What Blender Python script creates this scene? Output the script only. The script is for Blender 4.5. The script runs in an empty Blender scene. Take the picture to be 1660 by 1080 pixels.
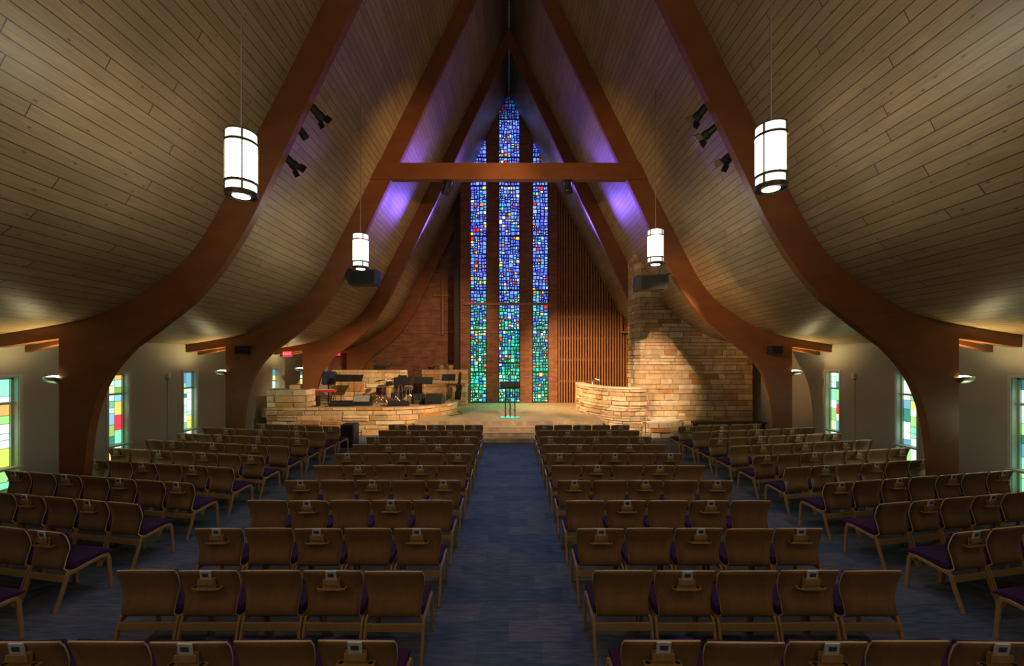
import bpy, math, random
from mathutils import Vector, Matrix
C = bpy.context.scene.collection
SC = bpy.context.scene
PI = math.pi
# ------------------------------------------------------------------ camera
cd = bpy.data.cameras.new('camera'); cam = bpy.data.objects.new('camera', cd); C.objects.link(cam)
cd.sensor_width = 36; cd.lens = 36*680/1660
cd.shift_x = 5/1660; cd.shift_y = 45/1660
cam.location = (0, 0, 2.65); cam.rotation_euler = (PI/2, 0, 0)
cd.clip_end = 200
SC.camera = cam
# ------------------------------------------------------------------ world, exposure
w = bpy.data.worlds.new('world'); SC.world = w; w.use_nodes = True
w.node_tree.nodes['Background'].inputs[0].default_value = (.35, .45, .6, 1)
w.node_tree.nodes['Background'].inputs[1].default_value = .5
SC.view_settings.view_transform = 'Standard'; SC.view_settings.look = 'None'
SC.view_settings.gamma = 1; SC.view_settings.use_curve_mapping = False
SC.view_settings.exposure = 0.0
# ------------------------------------------------------------------ lamps
def lamp(name, kind, loc, power, color, target=None, **kw):
    l = bpy.data.lights.new(name, kind); l.energy = power; l.color = color
    for k, v in kw.items(): setattr(l, k, v)
    o = bpy.data.objects.new(name, l); C.objects.link(o); o.location = loc
    if target is not None:
        d = Vector(target) - Vector(loc)
        o.rotation_euler = d.to_track_quat('-Z', 'Y').to_euler()
    return o
WARM = (1, .70, .38)
P_PEND = 26       # light of one pendant lantern
# track spotlights: fixtures built further down hang at these places
SPOTS_A = [(-3.62, 7.86, 6.95), (-3.85, 7.86, 6.45), (-4.05, 7.86, 5.95)]
SPOTS_B = [(3.55, 7.86, 7.0), (3.72, 7.86, 6.72), (4.15, 7.86, 6.05)]
def stage(loc, power, color, target, deg, blend=.7):
    lamp('stage_light', 'SPOT', loc, power, color, target, spot_size=math.radians(deg), spot_blend=blend, shadow_soft_size=.05)
stage((-3.40, 8.12, 6.9), 7500, (1, .68, .40), (3.6, 15.2, 1.0), 22, .9)
stage((3.86, 8.12, 6.1), 3600, (1, .68, .42), (5.0, 15.0, 1.9), 27, .8)
stage((-3.62, 8.12, 6.5), 3600, (1, .72, .47), (-.3, 15.7, .6), 26, 1)
stage((3.40, 8.12, 6.9), 9000, (1, .68, .37), (-5.4, 16.6, .9), 30, .8)
stage((3.58, 8.12, 6.5), 3600, (1, .74, .50), (0.8, 15.7, .6), 26, 1)
stage((-3.86, 8.12, 6.0), 3000, (1, .55, .22), (5.9, 12.2, 4.0), 24, 1)
stage((3.58, 8.12, 6.9), 1500, (1, .60, .30), (-1.6, 11.9, 7.9), 40, 1)
stage((-3.58, 8.12, 6.9), 900, (1, .60, .30), (1.6, 11.9, 7.9), 40, 1)
stage((-1.72, 12.42, 7.3), 9500, (1, .62, .30), (4.2, 20.4, .6), 46, 1)
stage((1.64, 12.42, 7.3), 1900, (1, .62, .33), (-4.6, 21, 2.6), 52, 1)
stage((1.64, 12.42, 7.25), 450, (1, .60, .36), (0, 20.4, 2.0), 50, 1)
# light of the tall coloured windows: blue from their upper part, green near the floor
for _sx in (-1, 1):
    lamp('window_light', 'SPOT', (_sx*1.5, 20.15, 8.2), 1100, (.24, .12, 1), (_sx*3.4, 14.0, 9.0), spot_size=math.radians(62), spot_blend=1, shadow_soft_size=.45)
    lamp('window_light', 'SPOT', (_sx*1.2, 20.15, 10.5), 900, (.24, .10, 1), (_sx*2.4, 14.6, 11.2), spot_size=math.radians(62), spot_blend=1, shadow_soft_size=.45)
lamp('window_light', 'SPOT', (0, 20.15, 8.0), 2400, (.20, .40, 1), (0, 7, .0), spot_size=math.radians(44), spot_blend=1, shadow_soft_size=.5)
lamp('window_light', 'SPOT', (0, 20.15, 2.6), 260, (.10, .85, .45), (0, 18.0, .6), spot_size=math.radians(140), spot_blend=.8, shadow_soft_size=.4)
# pendants: two rows; the two hung behind the camera light the room too
PEND = [(-3.38, 5.30, 5.13), (3.31, 5.30, 5.22), (-3.44, 9.73, 5.18), (3.40, 9.73, 5.28)]
PEND_BEHIND = [(-3.38, .87, 5.2), (3.38, .87, 5.2), (-3.38, -3.5, 5.2), (3.38, -3.5, 5.2)]

# ------------------------------------------------------------------ materials
def mat(name, col, rough=.6, metal=0, emit=None, estr=0, spec=.5, noise=None, bump=None):
    """noise=(scale, amount): colour mottling; bump=(scale, strength)"""
    m = bpy.data.materials.new(name); m.use_nodes = True
    nt = m.node_tree; b = nt.nodes['Principled BSDF']
    b.inputs['Base Color'].default_value = (*col, 1); b.inputs['Roughness'].default_value = rough
    b.inputs['Metallic'].default_value = metal; b.inputs['Specular IOR Level'].default_value = spec
    if emit:
        b.inputs['Emission Color'].default_value = (*emit, 1); b.inputs['Emission Strength'].default_value = estr
    if noise or bump:
        tc = nt.nodes.new('ShaderNodeTexCoord')
    if noise:
        n = nt.nodes.new('ShaderNodeTexNoise'); n.inputs['Scale'].default_value = noise[0]; n.inputs['Detail'].default_value = 4
        nt.links.new(tc.outputs['Object'], n.inputs['Vector'])
        r = nt.nodes.new('ShaderNodeMapRange'); r.inputs[1].default_value = .25; r.inputs[2].default_value = .75
        r.inputs[3].default_value = 1-noise[1]; r.inputs[4].default_value = 1+noise[1]
        nt.links.new(n.outputs[0], r.inputs[0])
        v = nt.nodes.new('ShaderNodeVectorMath'); v.operation = 'SCALE'; v.inputs[0].default_value = col
        nt.links.new(r.outputs[0], v.inputs['Scale']); nt.links.new(v.outputs[0], b.inputs['Base Color'])
    if bump:
        n = nt.nodes.new('ShaderNodeTexNoise'); n.inputs['Scale'].default_value = bump[0]; n.inputs['Detail'].default_value = 5
        nt.links.new(tc.outputs['Object'], n.inputs['Vector'])
        bp = nt.nodes.new('ShaderNodeBump'); bp.inputs['Strength'].default_value = bump[1]; bp.inputs['Distance'].default_value = .02
        nt.links.new(n.outputs[0], bp.inputs['Height']); nt.links.new(bp.outputs[0], b.inputs['Normal'])
    return m
def attr_mat(name, rough=.7, emit=0, bump=None, spec=.5):
    """surface coloured by its own per-piece colour attribute (stones, coloured glass)"""
    m = bpy.data.materials.new(name); m.use_nodes = True
    nt = m.node_tree; b = nt.nodes['Principled BSDF']
    a = nt.nodes.new('ShaderNodeAttribute'); a.attribute_name = 'Col'
    b.inputs['Roughness'].default_value = rough; b.inputs['Specular IOR Level'].default_value = spec
    tc = nt.nodes.new('ShaderNodeTexCoord')
    if emit:
        b.inputs['Base Color'].default_value = (.02, .02, .02, 1)
        nt.links.new(a.outputs[0], b.inputs['Emission Color']); b.inputs['Emission Strength'].default_value = emit
    else:
        n = nt.nodes.new('ShaderNodeTexNoise'); n.inputs['Scale'].default_value = 5; n.inputs['Detail'].default_value = 6
        nt.links.new(tc.outputs['Object'], n.inputs['Vector'])
        r = nt.nodes.new('ShaderNodeMapRange'); r.inputs[1].default_value = .3; r.inputs[2].default_value = .7
        r.inputs[3].default_value = .78; r.inputs[4].default_value = 1.18
        nt.links.new(n.outputs[0], r.inputs[0])
        v = nt.nodes.new('ShaderNodeVectorMath'); v.operation = 'SCALE'
        nt.links.new(a.outputs[0], v.inputs[0]); nt.links.new(r.outputs[0], v.inputs['Scale'])
        nt.links.new(v.outputs[0], b.inputs['Base Color'])
    if bump:
        n = nt.nodes.new('ShaderNodeTexNoise'); n.inputs['Scale'].default_value = bump[0]; n.inputs['Detail'].default_value = 6
        nt.links.new(tc.outputs['Object'], n.inputs['Vector'])
        bp = nt.nodes.new('ShaderNodeBump'); bp.inputs['Strength'].default_value = bump[1]; bp.inputs['Distance'].default_value = .03
        nt.links.new(n.outputs[0], bp.inputs['Height']); nt.links.new(bp.outputs[0], b.inputs['Normal'])
    return m
def N(nt, t, **kw):
    n = nt.nodes.new(t)
    for k, v in kw.items(): setattr(n, k, v)
    return n
def plank_mat():
    m = bpy.data.materials.new('pine_planks'); m.use_nodes = True
    nt = m.node_tree; b = nt.nodes['Principled BSDF']; L = nt.links.new
    uv = N(nt, 'ShaderNodeUVMap'); uv.uv_map = 'UVMap'
    # slightly wavy joints
    br = N(nt, 'ShaderNodeTexBrick', offset=0, offset_frequency=2)
    br.inputs['Scale'].default_value = 1; br.inputs['Brick Width'].default_value = 4.2; br.inputs['Row Height'].default_value = .155
    br.inputs['Mortar Size'].default_value = .006; br.inputs['Mortar Smooth'].default_value = .2; br.inputs['Bias'].default_value = 0
    br.inputs['Color1'].default_value = (.40, .285, .155, 1); br.inputs['Color2'].default_value = (.325, .228, .122, 1)
    br.inputs['Mortar'].default_value = (.05, .028, .012, 1)
    su = N(nt, 'ShaderNodeSeparateXYZ'); L(uv.outputs[0], su.inputs[0])
    dv = N(nt, 'ShaderNodeMath', operation='DIVIDE'); L(su.outputs[1], dv.inputs[0]); dv.inputs[1].default_value = .155
    fl = N(nt, 'ShaderNodeMath', operation='FLOOR'); L(dv.outputs[0], fl.inputs[0])
    wnz = N(nt, 'ShaderNodeTexWhiteNoise', noise_dimensions='1D'); L(fl.outputs[0], wnz.inputs['W'])
    ma = N(nt, 'ShaderNodeMath', operation='MULTIPLY_ADD'); L(wnz.outputs[0], ma.inputs[0]); ma.inputs[1].default_value = 9; L(su.outputs[0], ma.inputs[2])
    cx = N(nt, 'ShaderNodeCombineXYZ'); L(ma.outputs[0], cx.inputs[0]); L(su.outputs[1], cx.inputs[1])
    L(cx.outputs[0], br.inputs['Vector'])
    mp = N(nt, 'ShaderNodeMapping'); mp.inputs['Scale'].default_value = (1.4, 22, 1); L(uv.outputs[0], mp.inputs[0])
    gr = N(nt, 'ShaderNodeTexNoise'); gr.inputs['Scale'].default_value = 1.6; gr.inputs['Detail'].default_value = 6; gr.inputs['Distortion'].default_value = .6
    L(mp.outputs[0], gr.inputs['Vector'])
    r = N(nt, 'ShaderNodeMapRange'); r.inputs[1].default_value = .3; r.inputs[2].default_value = .7; r.inputs[3].default_value = .82; r.inputs[4].default_value = 1.14
    L(gr.outputs[0], r.inputs[0])
    v = N(nt, 'ShaderNodeVectorMath', operation='SCALE'); L(br.outputs[0], v.inputs[0]); L(r.outputs[0], v.inputs['Scale'])
    # large blotches (weathering)
    n2 = N(nt, 'ShaderNodeTexNoise'); n2.inputs['Scale'].default_value = .9; n2.inputs['Detail'].default_value = 3; L(uv.outputs[0], n2.inputs['Vector'])
    r2 = N(nt, 'ShaderNodeMapRange'); r2.inputs[1].default_value = .3; r2.inputs[2].default_value = .7; r2.inputs[3].default_value = .86; r2.inputs[4].default_value = 1.12
    L(n2.outputs[0], r2.inputs[0])
    v2 = N(nt, 'ShaderNodeVectorMath', operation='SCALE'); L(v.outputs[0], v2.inputs[0]); L(r2.outputs[0], v2.inputs['Scale'])
    # knots
    mk = N(nt, 'ShaderNodeMapping'); mk.inputs['Scale'].default_value = (1.9, 3.4, 1); L(uv.outputs[0], mk.inputs[0])
    vo = N(nt, 'ShaderNodeTexVoronoi', voronoi_dimensions='2D'); vo.inputs['Scale'].default_value = 1.0; L(mk.outputs[0], vo.inputs['Vector'])
    rk = N(nt, 'ShaderNodeMapRange'); rk.inputs[1].default_value = .015; rk.inputs[2].default_value = .065; rk.inputs[3].default_value = 1; rk.inputs[4].default_value = 0
    L(vo.outputs['Distance'], rk.inputs[0])
    sz = N(nt, 'ShaderNodeSeparateColor'); L(vo.outputs['Color'], sz.inputs[0])
    cmp_ = N(nt, 'ShaderNodeMath', operation='GREATER_THAN'); L(sz.outputs[0], cmp_.inputs[0]); cmp_.inputs[1].default_value = .35
    mu = N(nt, 'ShaderNodeMath', operation='MULTIPLY'); L(rk.outputs[0], mu.inputs[0]); L(cmp_.outputs[0], mu.inputs[1])
    mu2 = N(nt, 'ShaderNodeMath', operation='MULTIPLY'); L(mu.outputs[0], mu2.inputs[0]); mu2.inputs[1].default_value = .72
    mx = N(nt, 'ShaderNodeMix', data_type='RGBA'); L(mu2.outputs[0], mx.inputs[0]); L(v2.outputs[0], mx.inputs[6]); mx.inputs[7].default_value = (.075, .05, .035, 1)
    L(mx.outputs[2], b.inputs['Base Color'])
    b.inputs['Roughness'].default_value = .42; b.inputs['Specular IOR Level'].default_value = .45
    bp = N(nt, 'ShaderNodeBump'); bp.inputs['Strength'].default_value = .5; bp.inputs['Distance'].default_value = .008
    ad = N(nt, 'ShaderNodeMath', operation='MULTIPLY_ADD'); L(br.outputs['Fac'], ad.inputs[0]); ad.inputs[1].default_value = -1.0
    g2 = N(nt, 'ShaderNodeMath', operation='MULTIPLY'); L(gr.outputs[0], g2.inputs[0]); g2.inputs[1].default_value = .5
    L(g2.outputs[0], ad.inputs[2]); L(ad.outputs[0], bp.inputs['Height']); L(bp.outputs[0], b.inputs['Normal'])
    return m
def brick_mat():
    m = bpy.data.materials.new('roman_brick'); m.use_nodes = True
    nt = m.node_tree; b = nt.nodes['Principled BSDF']; L = nt.links.new
    tc = N(nt, 'ShaderNodeTexCoord'); sp = N(nt, 'ShaderNodeSeparateXYZ'); L(tc.outputs['Object'], sp.inputs[0])
    ad = N(nt, 'ShaderNodeMath', operation='ADD'); L(sp.outputs[0], ad.inputs[0]); L(sp.outputs[1], ad.inputs[1])
    cb = N(nt, 'ShaderNodeCombineXYZ'); L(ad.outputs[0], cb.inputs[0]); L(sp.outputs[2], cb.inputs[1])
    br = N(nt, 'ShaderNodeTexBrick'); br.inputs['Scale'].default_value = 1
    br.inputs['Brick Width'].default_value = .36; br.inputs['Row Height'].default_value = .068; br.inputs['Mortar Size'].default_value = .007
    br.inputs['Color1'].default_value = (.33, .125, .058, 1); br.inputs['Color2'].default_value = (.19, .070, .036, 1); br.inputs['Mortar'].default_value = (.30, .17, .10, 1)
    L(cb.outputs[0], br.inputs['Vector'])
    n = N(nt, 'ShaderNodeTexNoise'); n.inputs['Scale'].default_value = 2.5; n.inputs['Detail'].default_value = 4; L(tc.outputs['Object'], n.inputs['Vector'])
    r = N(nt, 'ShaderNodeMapRange'); r.inputs[1].default_value = .3; r.inputs[2].default_value = .7; r.inputs[3].default_value = .8; r.inputs[4].default_value = 1.2
    L(n.outputs[0], r.inputs[0])
    v = N(nt, 'ShaderNodeVectorMath', operation='SCALE'); L(br.outputs[0], v.inputs[0]); L(r.outputs[0], v.inputs['Scale']); L(v.outputs[0], b.inputs['Base Color'])
    b.inputs['Roughness'].default_value = .8
    bp = N(nt, 'ShaderNodeBump', invert=True); bp.inputs['Strength'].default_value = .6; bp.inputs['Distance'].default_value = .01
    L(br.outputs['Fac'], bp.inputs['Height']); L(bp.outputs[0], b.inputs['Normal'])
    return m
def carpet_mat(name, c1, c2, tile=.61):
    m = bpy.data.materials.new(name); m.use_nodes = True
    nt = m.node_tree; b = nt.nodes['Principled BSDF']; L = nt.links.new
    tc = N(nt, 'ShaderNodeTexCoord')
    br = N(nt, 'ShaderNodeTexBrick', offset=.5); br.inputs['Scale'].default_value = 1
    br.inputs['Brick Width'].default_value = tile; br.inputs['Row Height'].default_value = tile*.5; br.inputs['Mortar Size'].default_value = 0
    br.inputs['Color1'].default_value = (*c1, 1); br.inputs['Color2'].default_value = (*c2, 1)
    L(tc.outputs['Object'], br.inputs['Vector'])
    mp = N(nt, 'ShaderNodeMapping'); mp.inputs['Scale'].default_value = (2.2, 14, 1); L(tc.outputs['Object'], mp.inputs[0])
    n = N(nt, 'ShaderNodeTexNoise'); n.inputs['Scale'].default_value = 2; n.inputs['Detail'].default_value = 6; L(mp.outputs[0], n.inputs['Vector'])
    r = N(nt, 'ShaderNodeMapRange'); r.inputs[1].default_value = .3; r.inputs[2].default_value = .7; r.inputs[3].default_value = .72; r.inputs[4].default_value = 1.3
    L(n.outputs[0], r.inputs[0])
    v = N(nt, 'ShaderNodeVectorMath', operation='SCALE'); L(br.outputs[0], v.inputs[0]); L(r.outputs[0], v.inputs['Scale']); L(v.outputs[0], b.inputs['Base Color'])
    b.inputs['Roughness'].default_value = .95; b.inputs['Specular IOR Level'].default_value = .15
    n3 = N(nt, 'ShaderNodeTexNoise'); n3.inputs['Scale'].default_value = 240; L(tc.outputs['Object'], n3.inputs['Vector'])
    bp = N(nt, 'ShaderNodeBump'); bp.inputs['Strength'].default_value = .5; bp.inputs['Distance'].default_value = .005
    L(n3.outputs[0], bp.inputs['Height']); L(bp.outputs[0], b.inputs['Normal'])
    return m
def wood_mat(name, c1, c2, rough=.4, sc=(3, 3, 40), bump=.05):
    m = bpy.data.materials.new(name); m.use_nodes = True
    nt = m.node_tree; b = nt.nodes['Principled BSDF']; L = nt.links.new
    tc = N(nt, 'ShaderNodeTexCoord'); mp = N(nt, 'ShaderNodeMapping'); mp.inputs['Scale'].default_value = sc; L(tc.outputs['Object'], mp.inputs[0])
    n = N(nt, 'ShaderNodeTexNoise'); n.inputs['Scale'].default_value = 1; n.inputs['Detail'].default_value = 5; n.inputs['Distortion'].default_value = .4; L(mp.outputs[0], n.inputs['Vector'])
    mx = N(nt, 'ShaderNodeMix', data_type='RGBA'); r = N(nt, 'ShaderNodeMapRange'); r.inputs[1].default_value = .3; r.inputs[2].default_value = .7
    L(n.outputs[0], r.inputs[0]); L(r.outputs[0], mx.inputs[0]); mx.inputs[6].default_value = (*c1, 1); mx.inputs[7].default_value = (*c2, 1)
    L(mx.outputs[2], b.inputs['Base Color']); b.inputs['Roughness'].default_value = rough
    bp = N(nt, 'ShaderNodeBump'); bp.inputs['Strength'].default_value = bump; bp.inputs['Distance'].default_value = .01
    L(n.outputs[0], bp.inputs['Height']); L(bp.outputs[0], b.inputs['Normal'])
    return m
M_PLANK = plank_mat(); M_BRICK = brick_mat()
M_ARCH = wood_mat('stained_laminated_timber', (.23, .075, .019), (.175, .055, .014), .5, (1.5, 1.5, 3))
M_CARPET = carpet_mat('blue_grey_carpet', (.064, .088, .135), (.125, .128, .150))
M_BEIGE = carpet_mat('beige_carpet', (.40, .29, .18), (.42, .305, .19), 3.0)
M_LITEDGE = mat('pale_lit_edge', (.62, .50, .36), .7, noise=(30, .05))
M_PLASTER = mat('cream_plaster', (.40, .385, .33), .85, noise=(1.2, .05), bump=(60, .08))
M_STONE = attr_mat('sandstone_blocks', .85, bump=(26, .55))
M_MORTAR = mat('sandy_mortar', (.30, .215, .125), .95, noise=(12, .15))
M_CAP = mat('pale_stone_cap', (.62, .52, .38), .7, noise=(6, .12), bump=(20, .2))
M_DALLE = attr_mat('coloured_slab_glass', .25, emit=1.7)
M_MATRIX = mat('dark_epoxy_matrix', (.02, .02, .03), .5, noise=(30, .2))
M_LEADED = attr_mat('coloured_leaded_glass', .25, emit=1.9)
M_FRAME = mat('pale_window_frame', (.50, .53, .47), .5, noise=(20, .05))
M_SASH = mat('mint_window_sash', (.50, .60, .50), .4, noise=(20, .05))
M_LEAD = mat('dark_lead', (.03, .035, .03), .5, noise=(30, .2))
M_PLY = wood_mat('beech_plywood', (.31, .165, .066), (.25, .13, .05), .38, (30, 30, 2.5), .02)
M_EDGE = mat('pale_ply_edge', (.62, .42, .22), .5, noise=(60, .1))
M_LEG = wood_mat('bent_beech', (.42, .26, .11), (.35, .20, .08), .42, (30, 30, 3), .02)
M_PURPLE = mat('purple_upholstery', (.052, .016, .072), .95, noise=(70, .2), bump=(300, .3), spec=.15)
M_BLACK = mat('black_plastic', (.012, .012, .014), .45, noise=(40, .15))
M_CLOTH = mat('black_speaker_cloth', (.008, .008, .01), .9, noise=(120, .3))
M_DARKMETAL = mat('black_metal', (.02, .02, .022), .35, metal=.6, noise=(40, .1))
M_BRONZE = mat('bronze_metal', (.10, .085, .06), .4, metal=.8, noise=(30, .1))
M_CHROME = mat('bright_metal', (.75, .73, .70), .25, metal=1, noise=(30, .03))
M_SHADE = mat('lit_white_acrylic', (.9, .9, .85), .4, emit=(1, .95, .76), estr=24, noise=(5, .01))
M_SHADE2 = mat('lit_white_acrylic_band', (.9, .9, .85), .4, emit=(.93, .95, .80), estr=1.3, noise=(5, .01))
M_LENS = mat('lit_lamp_lens', (.9, .9, .9), .3, emit=(1, .97, .9), estr=14, noise=(5, .01))
M_BOWL = mat('grey_green_metal_bowl', (.30, .30, .24), .35, metal=.7, noise=(8, .1))
M_UPLIGHT = mat('lit_uplight', (.9, .8, .6), .4, emit=(1, .84, .45), estr=35, noise=(5, .01))
M_WHITE = mat('white_card', (.62, .62, .62), .7, noise=(30, .05))
M_INK = mat('dark_ink', (.06, .06, .07), .7, noise=(80, .3))
M_RED = mat('red_lacquer', (.42, .025, .02), .35, noise=(15, .1))
M_REDLIT = mat('lit_red_sign', (.3, .01, .01), .5, emit=(1, .02, .03), estr=1.6, noise=(5, .01))
M_SIGNTXT = mat('lit_red_letters', (1, .3, .3), .5, emit=(1, .25, .3), estr=2.2, noise=(5, .01))
M_SLAT = wood_mat('cedar_slats', (.43, .19, .065), (.33, .135, .045), .5, (20, 20, 1.5))
M_SLATBACK = wood_mat('cedar_backing', (.24, .10, .036), (.18, .075, .027), .7, (3, 3, 10))
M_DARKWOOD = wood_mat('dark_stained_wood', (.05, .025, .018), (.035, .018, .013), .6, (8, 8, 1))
M_CROSS = wood_mat('cedar_cross', (.36, .16, .07), (.28, .12, .05), .55, (20, 20, 2))
M_WATER = mat('pool_water', (.12, .22, .32), .05, noise=(3, .1), bump=(9, .1))
M_GOLD = mat('brass_cymbal', (.62, .42, .14), .3, metal=1, noise=(20, .1))
M_DRUMRED = mat('dark_red_drum_shell', (.14, .02, .02), .3, noise=(8, .2))
M_SKIN = mat('white_drum_head', (.7, .68, .6), .6, noise=(10, .05))
M_TANSHELL = wood_mat('pale_conga_shell', (.55, .36, .16), (.45, .28, .12), .4, (20, 20, 2))
M_TEAL = mat('teal_glazed_metal', (.06, .30, .26), .35, noise=(12, .1))
M_GREY = mat('silver_grille', (.32, .32, .33), .45, metal=.3, noise=(80, .2))
M_GRAVEL = mat('white_pebbles', (.75, .72, .65), .9, noise=(45, .4), bump=(60, 1))
M_BLUESHELL = mat('navy_vinyl', (.02, .022, .06), .5, noise=(30, .2))
# ------------------------------------------------------------------ mesh tools
class MB:
    def __init__(s): s.v = []; s.f = []; s.m = []; s.c = []; s.uv = []
    def face(s, idx, mi=0, col=None): s.f.append(idx); s.m.append(mi); s.c.append(col)
    def poly(s, pts, mi=0, col=None):
        n = len(s.v); s.v += [tuple(p) for p in pts]; s.face(list(range(n, n+len(pts))), mi, col)
    def box(s, x0, y0, z0, x1, y1, z1, mi=0, M=None, col=None, top=None):
        """top: function of x giving a sloping upper limit"""
        n = len(s.v); zz = (lambda x: z1) if top is None else (lambda x: min(z1, top(x)))
        P = [(x0, y0, z0), (x1, y0, z0), (x1, y1, z0), (x0, y1, z0), (x0, y0, zz(x0)), (x1, y0, zz(x1)), (x1, y1, zz(x1)), (x0, y1, zz(x0))]
        s.v += [tuple(M @ Vector(p)) if M else p for p in P]
        for q in ((0, 3, 2, 1), (4, 5, 6, 7), (0, 1, 5, 4), (1, 2, 6, 5), (2, 3, 7, 6), (3, 0, 4, 7)): s.face([n+i for i in q], mi, col)
    def cbox(s, c, d, mi=0, M=None):
        s.box(c[0]-d[0]/2, c[1]-d[1]/2, c[2]-d[2]/2, c[0]+d[0]/2, c[1]+d[1]/2, c[2]+d[2]/2, mi, M)
    def prism(s, poly, y0, y1, mi=0, sidem=None):
        """poly of (x,z) extruded along y"""
        n = len(s.v); k = len(poly)
        s.v += [(x, y0, z) for x, z in poly] + [(x, y1, z) for x, z in poly]
        s.face([n+i for i in range(k)], mi); s.face([n+k+i for i in reversed(range(k))], mi)
        for i in range(k):
            j = (i+1) % k; s.face([n+i, n+k+i, n+k+j, n+j], mi if sidem is None else sidem)
    def slab(s, poly, z0, z1, mi=0, topm=None):
        n = len(s.v); k = len(poly)
        s.v += [(x, y, z0) for x, y in poly] + [(x, y, z1) for x, y in poly]
        s.face([n+i for i in reversed(range(k))], mi); s.face([n+k+i for i in range(k)], mi if topm is None else topm)
        for i in range(k):
            j = (i+1) % k; s.face([n+i, n+j, n+k+j, n+k+i], mi)
    def sweep(s, pts, w, h, up=(1, 0, 0), mi=0, taper=None):
        """rectangular bar along pts; w is its size along `up`-ish axis, h across"""
        n = len(s.v); k = len(pts); P = [Vector(p) for p in pts]; up = Vector(up)
        for i, p in enumerate(P):
            t = (P[min(i+1, k-1)]-P[max(i-1, 0)]).normalized()
            a = (up - t*up.dot(t)).normalized(); b = t.cross(a).normalized()
            q = 1 if taper is None else taper[i]
            for sa, sb in ((-1, -1), (1, -1), (1, 1), (-1, 1)): s.v.append(tuple(p + a*sa*w/2 + b*sb*h*q/2))
        for i in range(k-1):
            for j in range(4):
                a0 = n+i*4+j; a1 = n+i*4+(j+1) % 4; s.face([a0, a1, a1+4, a0+4], mi)
        s.face([n+3, n+2, n+1, n], mi); e = n+(k-1)*4; s.face([e, e+1, e+2, e+3], mi)
    def tube(s, pts, r, seg=8, mi=0):
        n = len(s.v); k = len(pts); P = [Vector(p) for p in pts]
        for i, p in enumerate(P):
            t = (P[min(i+1, k-1)]-P[max(i-1, 0)]).normalized()
            u = Vector((0, 0, 1)) if abs(t.z) < .9 else Vector((1, 0, 0))
            a = t.cross(u).normalized(); b = t.cross(a)
            rr = r[i] if isinstance(r, (list, tuple)) else r
            for j in range(seg):
                g = 2*PI*j/seg; s.v.append(tuple(p + a*math.cos(g)*rr + b*math.sin(g)*rr))
        for i in range(k-1):
            for j in range(seg):
                a0 = n+i*seg+j; a1 = n+i*seg+(j+1) % seg; s.face([a0, a1, a1+seg, a0+seg], mi)
        s.face([n+j for j in reversed(range(seg))], mi); s.face([n+(k-1)*seg+j for j in range(seg)], mi)
    def lathe(s, prof, seg=24, mi=0, M=None, caps=True, mis=None):
        """prof: (r,z) list around z axis"""
        n = len(s.v); k = len(prof); M = M or Matrix.Identity(4)
        for r, z in prof:
            for j in range(seg):
                g = 2*PI*j/seg; s.v.append(tuple(M @ Vector((r*math.cos(g), r*math.sin(g), z))))
        for i in range(k-1):
            for j in range(seg):
                a0 = n+i*seg+j; a1 = n+i*seg+(j+1) % seg; s.face([a0, a1, a1+seg, a0+seg], mi if mis is None else mis[i])
        if caps:
            s.face([n+j for j in reversed(range(seg))], mi); s.face([n+(k-1)*seg+j for j in range(seg)], mi)
    def build(s, name, mats, parent=None, loc=None, bevel=0, smooth=False):
        me = bpy.data.meshes.new(name); me.from_pydata(s.v, [], s.f)
        if not isinstance(mats, (list, tuple)): mats = [mats]
        for m in mats: me.materials.append(m)
        me.polygons.foreach_set('material_index', s.m)
        if smooth: me.polygons.foreach_set('use_smooth', [True]*len(s.f))
        if any(c is not None for c in s.c):
            ca = me.color_attributes.new('Col', 'FLOAT_COLOR', 'CORNER'); i = 0; buf = []
            for f, c in zip(s.f, s.c):
                c = c or (0, 0, 0)
                for _ in f: buf += [c[0], c[1], c[2], 1.0]
            ca.data.foreach_set('color', buf)
        if s.uv:
            ul = me.uv_layers.new(name='UVMap'); buf = []
            for f in s.f:
                for i in f: buf += list(s.uv[i])
            ul.data.foreach_set('uv', buf)
        me.update()
        o = bpy.data.objects.new(name, me); C.objects.link(o)
        if parent: o.parent = parent
        if loc: o.location = loc
        if bevel:
            b = o.modifiers.new('soft_edge', 'BEVEL'); b.width = bevel; b.segments = 2; b.limit_method = 'ANGLE'; b.angle_limit = math.radians(40)
        return o
def thing(name, label, cat, loc=(0, 0, 0), rz=0, group=None):
    o = bpy.data.objects.new(name, None); C.objects.link(o); o.location = loc; o.rotation_euler = (0, 0, rz); o.empty_display_size = .1
    o['label'] = label; o['category'] = cat
    if group: o['group'] = group
    return o
def tag(o, label, cat, group=None):
    o['label'] = label; o['category'] = cat
    if group: o['group'] = group
    return o
def struct(o, label=None, cat=None):
    o['kind'] = 'structure'
    if label: o['label'] = label
    if cat: o['category'] = cat
    return o
def dup(root, loc=None, rz=None, label=None):
    r = root.copy(); C.objects.link(r)
    if loc is not None: r.location = loc
    if rz is not None: r.rotation_euler = (0, 0, rz)
    if label: r['label'] = label
    for ch in list(root.children):
        c = ch.copy(); C.objects.link(c); c.parent = r
        for g in list(ch.children):
            d = g.copy(); C.objects.link(d); d.parent = c
    return r
def px(x, y, D): return Vector(((x-825)*D/680, D, 2.65+(585-y)*D/680))   # a point of the photo at depth D
def rotm(ax, a): return Matrix.Rotation(a, 4, ax)
def T(*p): return Matrix.Translation(p)

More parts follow.
